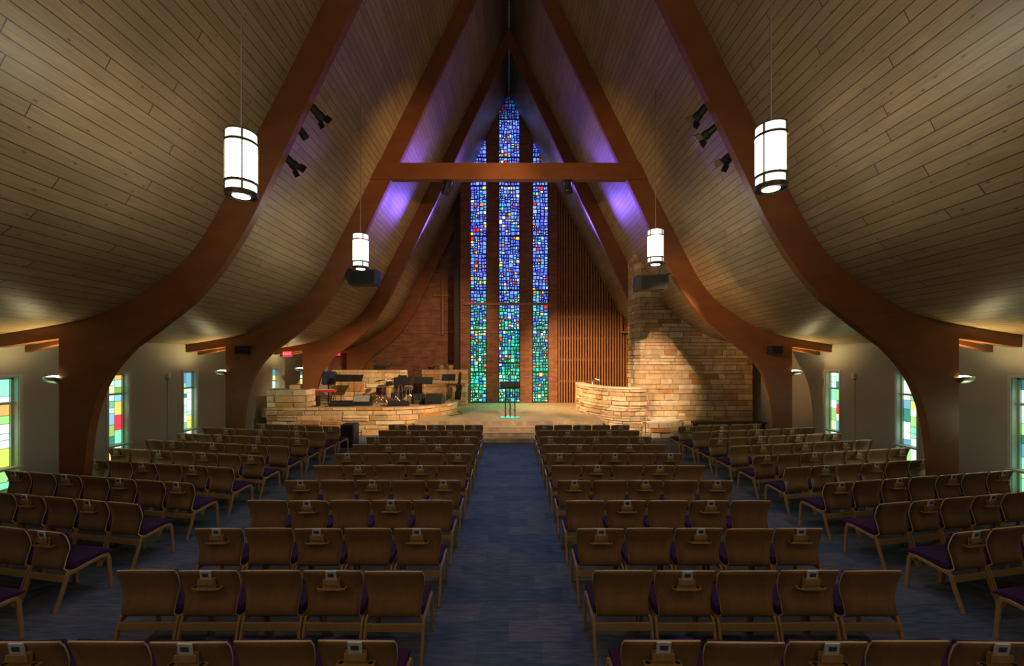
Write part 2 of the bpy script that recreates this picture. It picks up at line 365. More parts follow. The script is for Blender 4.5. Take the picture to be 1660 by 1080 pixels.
# ------------------------------------------------------------------ the roof profile
def catmull(P, sub=5):
    out = []
    for i in range(len(P)-1):
        p0 = P[max(i-1, 0)]; p1 = P[i]; p2 = P[i+1]; p3 = P[min(i+2, len(P)-1)]
        for k in range(sub):
            t = k/sub
            out.append(tuple(.5*((2*p1[j])+(-p0[j]+p2[j])*t+(2*p0[j]-5*p1[j]+4*p2[j]-p3[j])*t*t+(-p0[j]+3*p1[j]-3*p2[j]+p3[j])*t**3) for j in range(len(p1))))
    out.append(P[-1]); return out
# paired points of the arch: inner (x,z), outer (x,z)
PAIRS = [(6.76, 2.89, 7.75, 3.48), (6.36, 3.18, 7.25, 3.64), (6.0, 3.46, 6.80, 3.88), (5.62, 3.78, 6.40, 4.15), (5.22, 4.24, 6.03, 4.42),
         (4.92, 4.68, 5.72, 4.76), (4.58, 5.26, 5.43, 5.20), (4.24, 5.98, 5.10, 5.83), (3.79, 6.92, 4.52, 6.98), (3.28, 7.98, 4.08, 7.82),
         (2.72, 9.14, 3.43, 9.14), (1.66, 11.47, 2.22, 11.55), (.8, 13.3, 1.1, 13.78), (0, 14.95, 0, 15.95)]
PROF = [(9.2, 3.23), (8.57, 3.33), (8.07, 3.42)] + [(p[2], p[3]) for p in PAIRS]
ROOF = catmull(PROF[:-2], 4)[:-1] + PROF[-3:]
def roof_z(x):
    x = abs(x)
    for (xa, za), (xb, zb) in zip(ROOF, ROOF[1:]):
        if xb <= x <= xa: return za + (zb-za)*(xa-x)/max(xa-xb, 1e-6)
    return ROOF[0][1]
YB, YF, XW = -5.0, 21.3, 9.2
# ceiling decking, one sheet per slope, with thickness
def roof_side(sg, name, label):
    mb = MB(); s = 0; prev = None; n = 12
    ys = [YB+(YF+.35-YB)*i/n for i in range(n+1)]
    S = [0]
    for a, b in zip(ROOF, ROOF[1:]): S.append(S[-1]+math.hypot(a[0]-b[0], a[1]-b[1]))
    for k, (x, z) in enumerate(ROOF):
        for y in ys: mb.v.append((sg*x, y, z)); mb.uv.append((y+50+(7 if sg > 0 else 0), S[k]+5))
    for k in range(len(ROOF)-1):
        for i in range(n):
            a = k*(n+1)+i; q = [a, a+1, a+n+2, a+n+1]
            mb.face(q if sg > 0 else q[::-1])
    o = mb.build(name, M_PLANK, smooth=True)
    m = o.modifiers.new('thick', 'SOLIDIFY'); m.thickness = .12; m.offset = -1 if sg > 0 else -1
    struct(o, label, 'ceiling'); return o
roof_side(-1, 'ceiling_left', 'knotty pine plank ceiling slope over the drum kit side')
roof_side(1, 'ceiling_right', 'knotty pine plank ceiling slope over the stone pool side')
# ridge board
mb = MB(); mb.prism([(-.15, 15.66), (.15, 15.66), (.12, 15.72), (0, 15.92), (-.12, 15.72)], YB, 20.4)
struct(mb.build('trim_1', M_FRAME), 'pale ridge strip along the peak of the ceiling', 'trim')
# floor
mb = MB(); mb.box(-XW-.3, YB, -.2, XW+.3, YF+.4, 0); struct(mb.build('floor', M_CARPET), 'blue grey carpeted floor under the chairs', 'floor')
# rear wall behind the viewer
mb = MB(); mb.prism([(-XW, 0), (XW, 0)] + [(x, z) for x, z in ROOF] + [(-x, z) for x, z in reversed(ROOF[:-1])], YB-.2, YB)
struct(mb.build('wall_back', M_PLASTER))
# front brick wall
mb = MB(); mb.prism([(-XW, 0), (XW, 0)] + [(x, z) for x, z in ROOF] + [(-x, z) for x, z in reversed(ROOF[:-1])], YF, YF+.3)
struct(mb.build('wall_front', M_BRICK), 'dark red brick wall behind the band platform', 'wall')
# side walls with tall narrow windows
WZ0, WZ1, WW = .22, 2.36, .27
WIN = {-1: [7.62, 9.88, 12.10, 14.3, 16.52, 18.70], 1: [7.42, 9.70, 11.92]}
def side_wall(sg, name, label):
    mb = MB(); ws = WIN[sg]; x0, x1 = (XW, XW+.3) if sg > 0 else (-XW-.3, -XW)
    y = YB
    for c in ws:
        mb.box(x0, y, 0, x1, c-WW, 3.28); mb.box(x0, c-WW, 0, x1, c+WW, WZ0); mb.box(x0, c-WW, WZ1, x1, c+WW, 3.28); y = c+WW
    mb.box(x0, y, 0, x1, YF+.3, 3.28)
    struct(mb.build(name, M_PLASTER), label, 'wall')
side_wall(-1, 'wall_left', 'pale plastered side wall beside the drum kit side chairs')
side_wall(1, 'wall_right', 'pale plastered side wall beside the stone pool side chairs')
def srgb(r, g, b): return tuple(((c/255+.055)/1.055)**2.4 if c > 10 else c/255/12.92 for c in (r, g, b))
LEADCOL = [srgb(*c) for c in ((205, 225, 100), (110, 190, 150), (215, 200, 100), (150, 205, 120), (70, 135, 150), (190, 235, 200), (190, 235, 215), (200, 240, 220), (45, 115, 95), (215, 235, 205),
           (110, 165, 185), (140, 175, 80), (225, 240, 222), (120, 200, 160), (55, 105, 125), (170, 215, 190), (180, 225, 150), (205, 150, 85))]
LEADCOL = LEADCOL*2 + [srgb(190, 50, 60)]
wn = 4
def side_window(sg, c, wn, seed):
    rnd = random.Random(seed)
    X = XW; f = .05
    def B(mb, y0, z0, y1, z1, xa, xb, mi=0, col=None):
        mb.box(min(sg*xa, sg*xb), y0, z0, max(sg*xa, sg*xb), y1, z1, mi, col=col)
    y0, y1 = c-WW, c+WW; sill = .66; mid = 1.86
    fr = MB()
    for a in (y0, y1-.02): B(fr, a, WZ0, a+.02, WZ1, X-.012, X+.26)          # lining of the opening
    for z in (WZ0, WZ1-.02): B(fr, y0, z, y1, z+.02, X-.012, X+.26)
    for a, b in ((y0-.035, y0+.02), (y1-.02, y1+.035)): B(fr, a, WZ0-.035, b, WZ1+.035, X-.025, X+.0)
    B(fr, y0+.02, WZ1-.02, y1-.02, WZ1+.035, X-.025, X)
    root = fr.build('window_%d' % wn, M_FRAME); struct(root, 'tall narrow leaded glass window in the %s side wall' % ('drum' if sg < 0 else 'pool'), 'window')
    s2 = MB()
    for a in (y0+.02, y1-.055): B(s2, a, WZ0+.02, a+.035, WZ1-.02, X+.10, X+.17)
    for z in (WZ0+.02, WZ1-.055): B(s2, y0+.02, z, y1-.02, z+.035, X+.10, X+.17)
    s2.build('sash', M_SASH, root)
    r1 = MB(); B(r1, y0+.02, mid-.02, y1-.02, mid+.02, X+.06, X+.17); r1.build('transom', M_SASH, root)
    r2 = MB(); B(r2, y0-.03, sill-.02, y1+.03, sill+.02, X-.06, X+.17); r2.build('window_sill', M_FRAME, root)
    g = MB(); ld = MB(); ya, yb = y0+.055, y1-.055
    for za, zb in ((WZ0+.055, sill-.02), (sill+.02, mid-.02), (mid+.02, WZ1-.055)):
        ys = [ya, ya+.09+rnd.random()*.05, ya+.23+rnd.random()*.05, yb]
        for k in range(3):
            z = za
            while z < zb-.01:
                h = rnd.uniform(.10, .36); z2 = min(zb, z+h)
                if zb-z2 < .08: z2 = zb
                col = rnd.choice(LEADCOL); q = .7+.5*rnd.random(); col = tuple(v*q for v in col)
                xx = sg*(X+.13)
                pts = [(xx, ys[k]+.005, z+.005), (xx, ys[k+1]-.005, z+.005), (xx, ys[k+1]-.005, z2-.005), (xx, ys[k]+.005, z2-.005)]
                g.poly(pts if sg < 0 else pts[::-1], 0, col)
                z = z2
    B(ld, ya, WZ0+.055, yb, WZ1-.055, X+.134, X+.145); ld.build('lead_backing', M_LEAD, root)
    g.build('coloured_pane', M_LEADED, root)
    lamp('window_light', 'SPOT', (sg*(X-.04), c, 1.5), 14 if sg < 0 else 42, (.85, 1, .62), (0, c+(1.5 if sg < 0 else -.5), .3), spot_size=math.radians(150), spot_blend=1, shadow_soft_size=.25)
for sg in (-1, 1):
    for c in WIN[sg]: side_window(sg, c, wn, wn*7+3); wn += 1

# ------------------------------------------------------------------ laminated timber arches
ARCH_Y = [7.52, 11.95, 16.40, 20.85]; AT = .15
ARCHLAB = ['great curved timber arch closest overhead framing the first pendants', 'curved timber arch carrying the horizontal cross beam',
           'curved timber arch just behind the cross beam', 'curved timber arch against the brick end wall']
def strip(mb, prs, y0, y1, sg):
    n = len(mb.v); k = len(prs)
    for p in prs: mb.v += [(sg*p[0], y0, p[1]), (sg*p[2], y0, p[3]), (sg*p[0], y1, p[1]), (sg*p[2], y1, p[3])]
    for i in range(k-1):
        a = n+i*4; b = a+4
        for q in ((a, b, b+1, a+1), (a+2, a+3, b+3, b+2), (a, a+2, b+2, b), (a+1, b+1, b+3, a+3)): mb.face(list(q if sg < 0 else q[::-1]))
    for a in (n, n+(k-1)*4): mb.face([a, a+1, a+3, a+2])
DX = .005
COL = [(7.63, 0, 8.07, 0), (7.62, .55, 8.07, .55), (7.575, 1.1, 8.07, 1.1), (7.49, 1.62, 8.07, 1.62), (7.32, 2.14, 8.07, 2.2), (7.08, 2.54, 8.07, 2.7), (6.76, 2.89, 8.07, 3.05)]
for ai, ya in enumerate(ARCH_Y):
    root = thing('timber_arch', ARCHLAB[ai], 'arch', (0, ya, 0))
    for sg in (-1, 1):
        mb = MB(); strip(mb, catmull(COL, 4), 0, AT, sg); mb.build('column', M_ARCH, root)
        mb = MB(); strip(mb, [(6.76, 2.89, 8.07, 3.05)] + [(p[0], p[1], p[2]-DX, p[3]-DX) for p in catmull(PAIRS[:-1], 4)] + [(0, 14.95, 0, 15.93)], 0, AT, sg)
        o = mb.build('rafter', M_ARCH, root)
        mb = MB(); mb.prism([(sg*x, z) for x, z in ((8.07, 3.05), (9.195, 2.89), (9.195, 3.22), (8.57, 3.315), (8.07, 3.405), (7.75, 3.465))], 0, AT)
        mb.build('eave_arm', M_ARCH, root)
        if ai < 3:
            mb = MB(); mb.sweep([(sg*8.02, AT-.01, 3.03), (sg*9.19, .50, 2.86)], .09, .10, (0, 0, 1)); mb.build('brace', M_ARCH, root)
    if ai == 1:
        mb = MB(); z0, z1 = 7.82, 8.28
        mb.prism([(-4.02, z0), (4.02, z0), (3.80, z1), (-3.80, z1)], -.04, AT+.05)
        mb.build('cross_beam', M_ARCH, root, bevel=.01)

# ------------------------------------------------------------------ window wall of brick piers with slab glass between
YP = 20.4
def clip_x(xa, xb, z0, y0, y1, mb, mi=0):
    """brick pier from z0 up to the roof slope"""
    xs = [xa+(xb-xa)*i/4 for i in range(5)]
    if xa < 0 < xb: xs = sorted(set(xs+[0]))
    mb.prism([(xa, z0), (xb, z0)] + [(x, roof_z(x)-.01) for x in reversed(xs)], y0, y1, mi)
GLZ = [(-1.90, -1.08), (-.51, .54), (1.14, 1.93)]
mb = MB()
for a, b in ((-2.36, -1.90), (-1.08, -.51), (.54, 1.14), (1.93, 2.36)): clip_x(a, b, .0, YP, YP+.42, mb)
struct(mb.build('wall_window_bay', M_BRICK), 'red brick piers between the tall stained glass windows', 'wall')
mb = MB(); clip_x(-2.68, -2.37, .6, YP+.1, YP+.4, mb); struct(mb.build('shade_strip', M_DARKWOOD), 'dark strip standing in for shade beside the brick window bay', 'trim')  # dark strip added in place of the shade next to the bay
def glass_col(rnd, z):
    t = (z-4.3)/2.6 + rnd.uniform(-.55, .55)
    r = rnd.random()
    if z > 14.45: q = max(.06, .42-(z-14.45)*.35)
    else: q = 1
    if r < .03 and z > 2: c = srgb(225, 45, 50)
    elif r < .055 and z > 2: c = srgb(245, 140, 60)
    elif r < .085: c = srgb(245, 215, 110)
    elif r < .135: c = srgb(225, 240, 225)
    elif t > .5:
        c = rnd.choice([srgb(95, 120, 255), srgb(110, 135, 255), srgb(125, 155, 255), srgb(85, 95, 250), srgb(140, 175, 255), srgb(60, 165, 235), srgb(105, 105, 250)])
    elif t > 0:
        c = rnd.choice([srgb(60, 110, 225), srgb(70, 200, 200), srgb(40, 190, 150), srgb(120, 190, 235), srgb(65, 75, 220)])
    else:
        c = rnd.choice([srgb(20, 175, 115), srgb(40, 205, 160), srgb(80, 220, 180), srgb(15, 150, 90), srgb(30, 190, 190), srgb(120, 230, 175), srgb(35, 120, 190)]) if r > .2 else srgb(60, 80, 215)
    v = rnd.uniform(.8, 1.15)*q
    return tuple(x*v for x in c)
def split(rnd, x0, z0, x1, z1, out, s=.145):
    w_, h = x1-x0, z1-z0
    if w_ < s*1.45 and h < s*1.45 or (w_ < s*1.7 and h < s*1.7 and rnd.random() < .10): out.append((x0, z0, x1, z1)); return
    if w_ > h*.95 or (w_ > h*.7 and rnd.random() < .4): m = x0+w_*rnd.uniform(.38, .62); split(rnd, x0, z0, m, z1, out, s); split(rnd, m, z0, x1, z1, out, s)
    else: m = z0+h*rnd.uniform(.38, .62); split(rnd, x0, z0, x1, m, out, s); split(rnd, x0, m, x1, z1, out, s)
BARS = [1.55, 2.55, 4.15, 5.4, 6.1, 8.75, 11.2, 12.6, 14.45]
for wi, (xa, xb) in enumerate(GLZ):
    rnd = random.Random(11+wi); yg = YP+.12
    bk = MB(); top = lambda x: roof_z(x)-.03
    clip_x(xa+.003, xb-.003, .6, yg+.01, yg+.06, bk)
    root = bk.build('window_%d' % (wi+1), M_MATRIX)
    struct(root, ['tall slab glass window beside the drums side brick pier', 'tallest central stained glass window behind the lectern', 'tall slab glass window beside the wooden slat screen'][wi], 'window')
    g = MB(); edges = [.62]+BARS+[16]
    if wi != 1: edges = [.62, 2.1, 4.15, 5.4, 6.1, 8.75, 11.2, 12.6, 14.0]
    for za, zb in zip(edges, edges[1:]):
        cells = []; n = max(1, round((zb-za)/.9)); xm = (xa+xb)/2+rnd.uniform(-.08, .08)
        for k in range(n):
            split(rnd, xa+.02, za+.02+(zb-za-.04)*k/n, xb-.02, za+.02+(zb-za-.04)*(k+1)/n, cells)
        for x0, z0, x1, z1 in cells:
            if z0 > top((x0+x1)/2) - .10: continue
            J = lambda: rnd.uniform(-.03, .03)
            P = [(x0+.004+J()*.6, z0+.004+J()*.6), (x1-.004+J()*.6, z0+.004+J()*.6), (x1-.004+J()*.6, z1-.004+J()*.6), (x0+.004+J()*.6, z1-.004+J()*.6)]
            P = [(x, min(z, top(x)-.03)) for x, z in P]
            cx, cz = sum(p[0] for p in P)/4, sum(p[1] for p in P)/4
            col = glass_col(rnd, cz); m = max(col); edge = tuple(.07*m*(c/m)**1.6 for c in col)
            if cz > 14.45: edge = tuple(e*.7 for e in edge)
            q = 1-.030/max(.07, min(x1-x0, z1-z0))*1.5
            I = [(cx+(x-cx)*q, cz+(z-cz)*q) for x, z in P]
            n0 = len(g.v); g.v += [(x, yg+.005, z) for x, z in P]+[(x, yg-.012, z) for x, z in I]
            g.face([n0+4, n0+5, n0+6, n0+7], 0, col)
            for i in range(4): j = (i+1) % 4; g.face([n0+i, n0+j, n0+4+j, n0+4+i], 0, edge)
    g.build('slab_glass', M_DALLE, root)
    if wi == 1:
        tr = MB(); tr.box(xa, yg-.04, 1.50, xb, yg+.0, 1.60); tr.build('transom', M_CROSS, root)
# horizontal bar across the bay
mb = MB(); mb.box(-2.14, YP-.16, 5.34, 2.14, YP-.04, 5.46)
for x in (-1.5, 0, 1.5): mb.box(x*1.05-.03, YP-.05, 5.36, x*1.05+.03, YP+.02, 5.44)
tag(mb.build('crossbar', M_CROSS, bevel=.01), 'weathered wooden bar fixed across all three stained glass windows', 'crossbar')
# slat screen
root = thing('slat_screen', 'tall vertical cedar slat screen beside the stained glass windows', 'screen', (0, 20.5, 0))
mb = MB(); xs = [2.37+(6.6-2.37)*i/10 for i in range(11)]
mb.prism([(2.37, .6), (6.6, .6)] + [(x, roof_z(x)-.02) for x in reversed(xs)], .16, .22); mb.build('backing', M_SLATBACK, root)
mb = MB(); x = 2.42; rnd = random.Random(4)
while x < 6.5:
    wd = .058; mb.prism([(x, .6), (x+wd, .6), (x+wd, roof_z(x+wd)-.03), (x, roof_z(x)-.03)], 0, .06); x += .132
o = mb.build('slats', M_SLAT, root)
mb = MB()
for z in [1.6+1.05*i for i in range(9)]: mb.box(2.4, .07, z, min(6.5, 2.4+(16.0-z)/2.0-1.0 if z > 7 else 6.5), .15, z+.10)
mb.build('cross_battens', M_SLATBACK, root)
# wooden box on the screen's far edge
root = thing('wooden_box', 'open wooden box fixed on the slat screen beside the stone wall', 'box', (5.62, 20.3, 4.0))
mb = MB()
mb.box(-.2, 0, 0, .2, .18, .08); mb.box(-.2, 0, 1.0, .2, .18, 1.08); mb.box(-.2, 0, .08, -.12, .18, 1.0); mb.box(.12, 0, .08, .2, .18, 1.0)
mb.build('box_frame', M_SLAT, root)
mb = MB(); mb.box(-.12, .12, .08, .12, .16, 1.0); mb.build('box_back', M_SLATBACK, root)
# cross on the brick wall
root = thing('wall_cross', 'slim wooden cross hanging on the dark brick wall', 'cross', (-3.36, YF-.06, 0))
mb = MB(); mb.box(-.055, -.03, 3.95, .055, .05, 6.82); mb.build('upright', M_CROSS, root, bevel=.008)
mb = MB(); mb.box(-.5, -.04, 5.90, .5, .03, 6.01); mb.build('crosspiece', M_CROSS, root, bevel=.008)

# ------------------------------------------------------------------ coursed stone walls
STONES = [((.58, .40, .21), 9), ((.64, .48, .28), 8), ((.68, .54, .35), 5), ((.52, .35, .18), 7), ((.57, .36, .21), 4), ((.52, .26, .085), 2.5), ((.44, .21, .07), 1.5)]
def pick_stone(rnd):
    t = rnd.uniform(0, sum(w for _, w in STONES))
    for c, w_ in STONES:
        t -= w_
        if t <= 0: break
    k = rnd.uniform(.80, 1.12); return tuple(x*k for x in c)
def stone_mesh(path, z0, ztop, seed, hs=(.12, .28), ls=(.3, .95), rough=.03, thick=.3, closed_top=True):
    """path: plan polyline walked so that the visible face is on its right-hand side"""
    rnd = random.Random(seed); P = [Vector(p) for p in path]
    S = [0]
    for a, b in zip(P, P[1:]): S.append(S[-1]+(b-a).length)
    def at(s):
        for i in range(len(P)-1):
            if s <= S[i+1] or i == len(P)-2:
                t = (s-S[i])/(S[i+1]-S[i]); d = (P[i+1]-P[i]).normalized(); nrm = Vector((d.y, -d.x))
                return P[i].lerp(P[i+1], t), nrm
    zt = ztop if callable(ztop) else (lambda x, y: ztop)
    zmax = max(zt(*at(S[-1]*i/60)[0]) for i in range(61))
    mb = MB(); z = z0
    while z < zmax-.01:
        h = rnd.uniform(*hs); z2 = z+h
        if zmax-z2 < hs[0]*.7: z2 = zmax
        s = -rnd.uniform(0, ls[0])
        while s < S[-1]:
            l = rnd.uniform(*ls)*(1 if rnd.random() > .2 else 1.4); s1 = s+l
            if S[-1]-s1 < .12: s1 = S[-1]
            a, b = max(0, s), min(S[-1], s1)
            rows = [(z, z2)]
            if h > .2 and rnd.random() < .18: m = z+h*rnd.uniform(.4, .6); rows = [(z, m), (m, z2)]
            for za, zb in rows:
                col = pick_stone(rnd); pr = rnd.uniform(.012, .012+rough); g = .007
                cuts = [a+g] + [q for q in S if a+g+.03 < q < b-g-.03] + [b-g]
                ks = []
                for u, v in zip(cuts, cuts[1:]):
                    m = max(1, int((v-u)/.28)); ks += [u+(v-u)*i/m for i in range(m)]
                ks.append(cuts[-1]); n0 = len(mb.v); K = len(ks); ok = True
                for i, q in enumerate(ks):
                    p, nr = at(q); tt = zt(p.x, p.y); e = .014 if i == 0 else (-.014 if i == K-1 else 0)
                    pe, _ = at(min(max(q+e, 0), S[-1])); jj = rnd.uniform(-.006, .006)*(rough/.03)
                    A, B = min(za+g, tt), min(zb-g, tt); A2, B2 = min(za+g+.012, tt), min(zb-g-.012, tt)
                    if i == 0 and B-A < .02 and K == 2: ok = ok and True
                    mb.v += [(p.x, p.y, A), (p.x, p.y, B), (*(pe+nr*(pr+jj)), B2), (*(pe+nr*(pr+jj*2)), A2)]
                for i in range(K-1):
                    c0 = n0+i*4; c1 = c0+4
                    for x_, y_ in ((0, 3), (3, 2), (2, 1)): mb.face([c0+x_, c0+y_, c1+y_, c1+x_][::-1], 0, col)
                mb.face([n0, n0+1, n0+2, n0+3], 0, col); e0 = n0+(K-1)*4; mb.face([e0+3, e0+2, e0+1, e0], 0, col)
            s = s1
        z = z2
    # core (mortar)
    core = MB(); st = 40 if callable(ztop) else 1
    ks = sorted(set([S[-1]*i/st for i in range(st+1)] + S))
    n0 = 0
    for q in ks:
        p, nr = at(q); t_ = zt(p.x, p.y); b_ = p-nr*thick; tb = zt(b_.x, b_.y) if callable(ztop) else t_
        core.v += [(p.x, p.y, z0), (p.x, p.y, t_), (b_.x, b_.y, tb), (b_.x, b_.y, z0)]
    for i in range(len(ks)-1):
        c0 = i*4; c1 = c0+4
        for a, b in ((0, 1), (1, 2), (2, 3), (3, 0)): core.face([c0+a, c0+b, c1+b, c1+a], 0)
    core.face([0, 3, 2, 1]); e0 = (len(ks)-1)*4; core.face([e0, e0+1, e0+2, e0+3])
    return mb, core
def stone_wall(name, label, path, z0, ztop, seed, **kw):
    mb, core = stone_mesh(path, z0, ztop, seed, **kw)
    o = core.build(name, M_MORTAR); struct(o, label, 'wall')
    mb.build('stone_facing', M_STONE, o); return o
stone_wall('wall_stone_right', 'high sandstone wall rising to the roof behind the pool', [(5.35, 17.0), (4.66, 16.35), (4.62, 15.35), (4.75, 15.1), (8.75, 15.1), (8.75, 15.6)], 0,
           lambda x, y: roof_z(x)-.03, 5, hs=(.11, .25), ls=(.25, .85), rough=.032)
LW = [(-8.55, 14.8), (-5.0, 14.8), (-4.3, 14.83), (-3.75, 14.95), (-3.3, 15.15), (-2.9, 15.45), (-2.55, 15.85), (-2.3, 16.3), (-2.14, 16.8), (-2.1, 17.4)]
o = stone_wall('wall_platform', 'low curved sandstone wall fronting the band platform', LW, 0, 1.0, 6, hs=(.13, .26), ls=(.35, 1.1), rough=.05, thick=.28)
def stone_block(name, label, x0, x1, y0, y1, z0, z1, seed, **kw):
    """free-standing straight stone wall, faces front and both ends"""
    return stone_wall(name, label, [(x0, y1), (x0, y0), (x1, y0), (x1, y1)], z0, z1, seed, thick=min(.3, (y1-y0)*.9, (x1-x0)*.45), **kw)
stone_block('wall_planter_end', 'stone end block on the platform wall beside the keyboard', -8.53, -7.16, 14.84, 15.5, 1.0, 1.63, 8, hs=(.14, .3), ls=(.4, 1.3), rough=.03)
stone_block('wall_rear_end', 'small stone block behind the platform end block', -8.6, -7.88, 16.5, 17.2, .95, 1.70, 9, rough=.03)
stone_block('wall_backdrop_drums', 'freestanding stone wall behind the drum kit', -7.65, -4.5, 18.2, 18.5, .95, 2.25, 10, hs=(.18, .3), ls=(.4, 1.2), rough=.025)
stone_block('wall_backdrop_low', 'lower stone wall behind the music stands', -7.3, -6.05, 17.3, 17.6, .95, 1.72, 12, hs=(.18, .28), ls=(.4, 1.0), rough=.025)
stone_block('wall_backdrop_window', 'stone wall topped by conga drums beside the windows', -3.97, -1.98, 19.3, 20.2, .6, 2.24, 13, hs=(.16, .28), ls=(.35, 1.0), rough=.03)
# platforms
def arc_edge(y0, xa, xb, c, n=14): return [(xa+(xb-xa)*i/n, y0 + c*(xa+(xb-xa)*i/n)**2) for i in range(n+1)]
mb = MB(); mb.slab([(-3.2, 14.25), *arc_edge(14.18, -3.1, 3.2, .008), (3.25, 15.5), (5.2, 15.6), (6.6, 20.5), (-9.0, 20.5), (-9.0, 17.0), (-3.2, 15.4)], .45, .60)
struct(mb.build('floor_stage', M_BEIGE), 'beige carpeted main stage floor around the lectern', 'floor')
for i in range(3):
    z = .45-.15*i; y0 = 13.97-.21*i
    mb = MB(); mb.slab([*arc_edge(y0, -3.1, 3.2, .008), (3.2, 15.3), (-3.1, 15.3)], z-.15, z)
    o = struct(mb.build('floor_step', M_BEIGE), ['top', 'middle', 'lowest'][i] + ' wide carpeted step up to the stage', 'step')
    mb = MB(); e = arc_edge(y0, -3.1, 3.2, .008); mb.slab([(x, y-.012) for x, y in e] + [(x, y+.05) for x, y in reversed(e)], z-.02, z+.006); mb.build('lit_edge_strip', M_LITEDGE, o)  # pale strip puts the light on the tread edge into colour
mb = MB(); mb.slab([(-8.5, 15.0), (-5.0, 15.0), (-4.3, 15.05), (-3.75, 15.2), (-3.2, 15.55), (-2.7, 16.1), (-2.35, 16.9), (-2.3, 17.6), (-2.3, 19.25), (-4.2, 19.25), (-4.2, 20.5), (-9.0, 20.5), (-9.0, 15.2)], .60, .95)
struct(mb.build('floor_platform', M_BEIGE), 'raised carpeted band platform', 'floor')

# ------------------------------------------------------------------ baptismal pool
root = thing('baptismal_pool', 'curved sandstone baptismal pool under warm light beside the stage', 'pool', (0, 0, 0))
TP = [(2.95, 18.3), (2.88, 17.6), (2.92, 16.9), (3.04, 16.2), (3.25, 15.55), (3.55, 15.0), (3.9, 14.70), (4.25, 14.60), (4.55, 14.64), (4.80, 14.76), (4.86, 15.04)]
mb, core = stone_mesh(TP, 0, 1.66, 21, hs=(.07, .17), ls=(.25, .75), rough=.06, thick=.28)
w_ = core.build('pool_wall', M_MORTAR, root); mb.build('stone_facing', M_STONE, w_)
cap = MB(); inner = []
for i, p in enumerate(TP):
    a = Vector(TP[max(i-1, 0)]); b = Vector(TP[min(i+1, len(TP)-1)]); d = (b-a).normalized(); nr = Vector((d.y, -d.x)); q = Vector(p)
    cap.v += [(*(q+nr*.05), 1.66), (*(q+nr*.05), 1.72), (*(q-nr*.32), 1.72), (*(q-nr*.32), 1.66)]; inner.append(tuple(q-nr*.3))
for i in range(len(TP)-1):
    for a, b in ((0, 1), (1, 2), (2, 3), (3, 0)): cap.face([i*4+a, i*4+b, i*4+4+b, i*4+4+a])
cap.face([0, 1, 2, 3]); e0 = (len(TP)-1)*4; cap.face([e0+3, e0+2, e0+1, e0]); cap.build('pool_rim', M_CAP, root)
mb = MB(); mb.slab(inner+[(4.6, 15.3), (4.6, 18.3)], .9, 1.56); mb.build('water', M_WATER, root)
mb = MB(); mb.tube([(3.45, 17.3, 1.7), (3.45, 17.3, 1.86), (3.55, 17.2, 1.9), (3.68, 17.1, 1.87)], .025); mb.build('spout', M_CHROME, root)
# low planter in front
root = thing('stone_planter', 'low rounded stone planter topped with white pebbles before the tall wall', 'planter', (0, 0, 0))
PP = [(4.95, 14.98), (4.94, 14.58), (4.62, 14.50), (4.75, 14.36), (5.1, 14.33), (5.6, 14.35), (5.95, 14.5), (6.15, 14.75), (6.2, 15.05)]
mb, core = stone_mesh(PP, 0, .52, 23, hs=(.12, .2), ls=(.3, .7), rough=.05, thick=.14)
w_ = core.build('planter_wall', M_MORTAR, root); mb.build('stone_facing', M_STONE, w_)
mb = MB(); mb.slab([(5.0, 15.05), (5.0, 14.62), (4.76, 14.5), (4.85, 14.44), (5.1, 14.42), (5.55, 14.44), (5.88, 14.58), (6.05, 14.8), (6.1, 15.05)], .40, .56); mb.build('pebbles', M_GRAVEL, root)
# dark low rail
root = thing('low_bench', 'long dark low bench standing before the tall stone wall', 'bench', (0, 0, 0))
mb = MB(); mb.box(6.3, 14.2, .50, 8.75, 14.5, .56); mb.build('bench_top', M_DARKWOOD, root, bevel=.006)
for x in (6.35, 7.5, 8.62): mb = MB(); mb.box(x, 14.22, 0, x+.06, 14.48, .50); mb.build('leg', M_DARKWOOD, root)

# ------------------------------------------------------------------ chairs
SW = .545
def shell_mb():
    prof = [(-.050, .825), (-.030, .775), (-.012, .72), (.004, .665), (.010, .61), (.004, .56), (-.010, .51), (-.018, .465), (-.012, .425), (.012, .396), (.05, .382), (.12, .378), (.24, .39), (.36, .405), (.43, .41)]
    wd = [.505, .522, .520, .512, .496, .472, .462, .460, .460, .460, .460, .46, .46, .46, .44]
    t = .013; mb = MB(); k = len(prof); nx = 6
    for i, (y, z) in enumerate(prof):
        a = Vector(prof[max(i-1, 0)]); b = Vector(prof[min(i+1, k-1)]); d = (b-a).normalized(); nr = Vector((-d.y, d.x))   # rear/underside normal
        if nr.x > 0 and i < 9: nr = -nr
        if i >= 9 and nr.y > 0: nr = -nr
        for sgn in (0, 1):
            for j in range(nx+1):
                u = j/nx*2-1; dip = .012*u*u if i == 0 else 0
                cv = .018*(u*u) if i < 8 else 0   # gentle curve around the sitter
                mb.v.append((u*wd[i]/2, y+nr.x*t*sgn+cv, z+nr.y*t*sgn-dip))
    R = (nx+1)*2
    for i in range(k-1):
        for j in range(nx):
            a = i*R+j; mb.face([a, a+1, a+R+1, a+R], 0); b = a+nx+1; mb.face([b, b+R, b+R+1, b+1], 0)
        for j, fl in ((0, 0), (nx, 1)):
            a = i*R+j; b = a+nx+1; q = [a, a+R, b+R, b]; mb.face(q if fl else q[::-1], 1)
    for i, fl in ((0, 0), (k-1, 1)):
        for j in range(nx):
            a = i*R+j; b = a+nx+1; mb.face([a, b, b+1, a+1] if fl == 0 else [a, a+1, b+1, b], 1)
    return mb
def pad_mb(x0, y0, z0, x1, y1, z1, r=.02):
    mb = MB(); mb.box(x0, y0, z0, x1, y1, z1); return mb
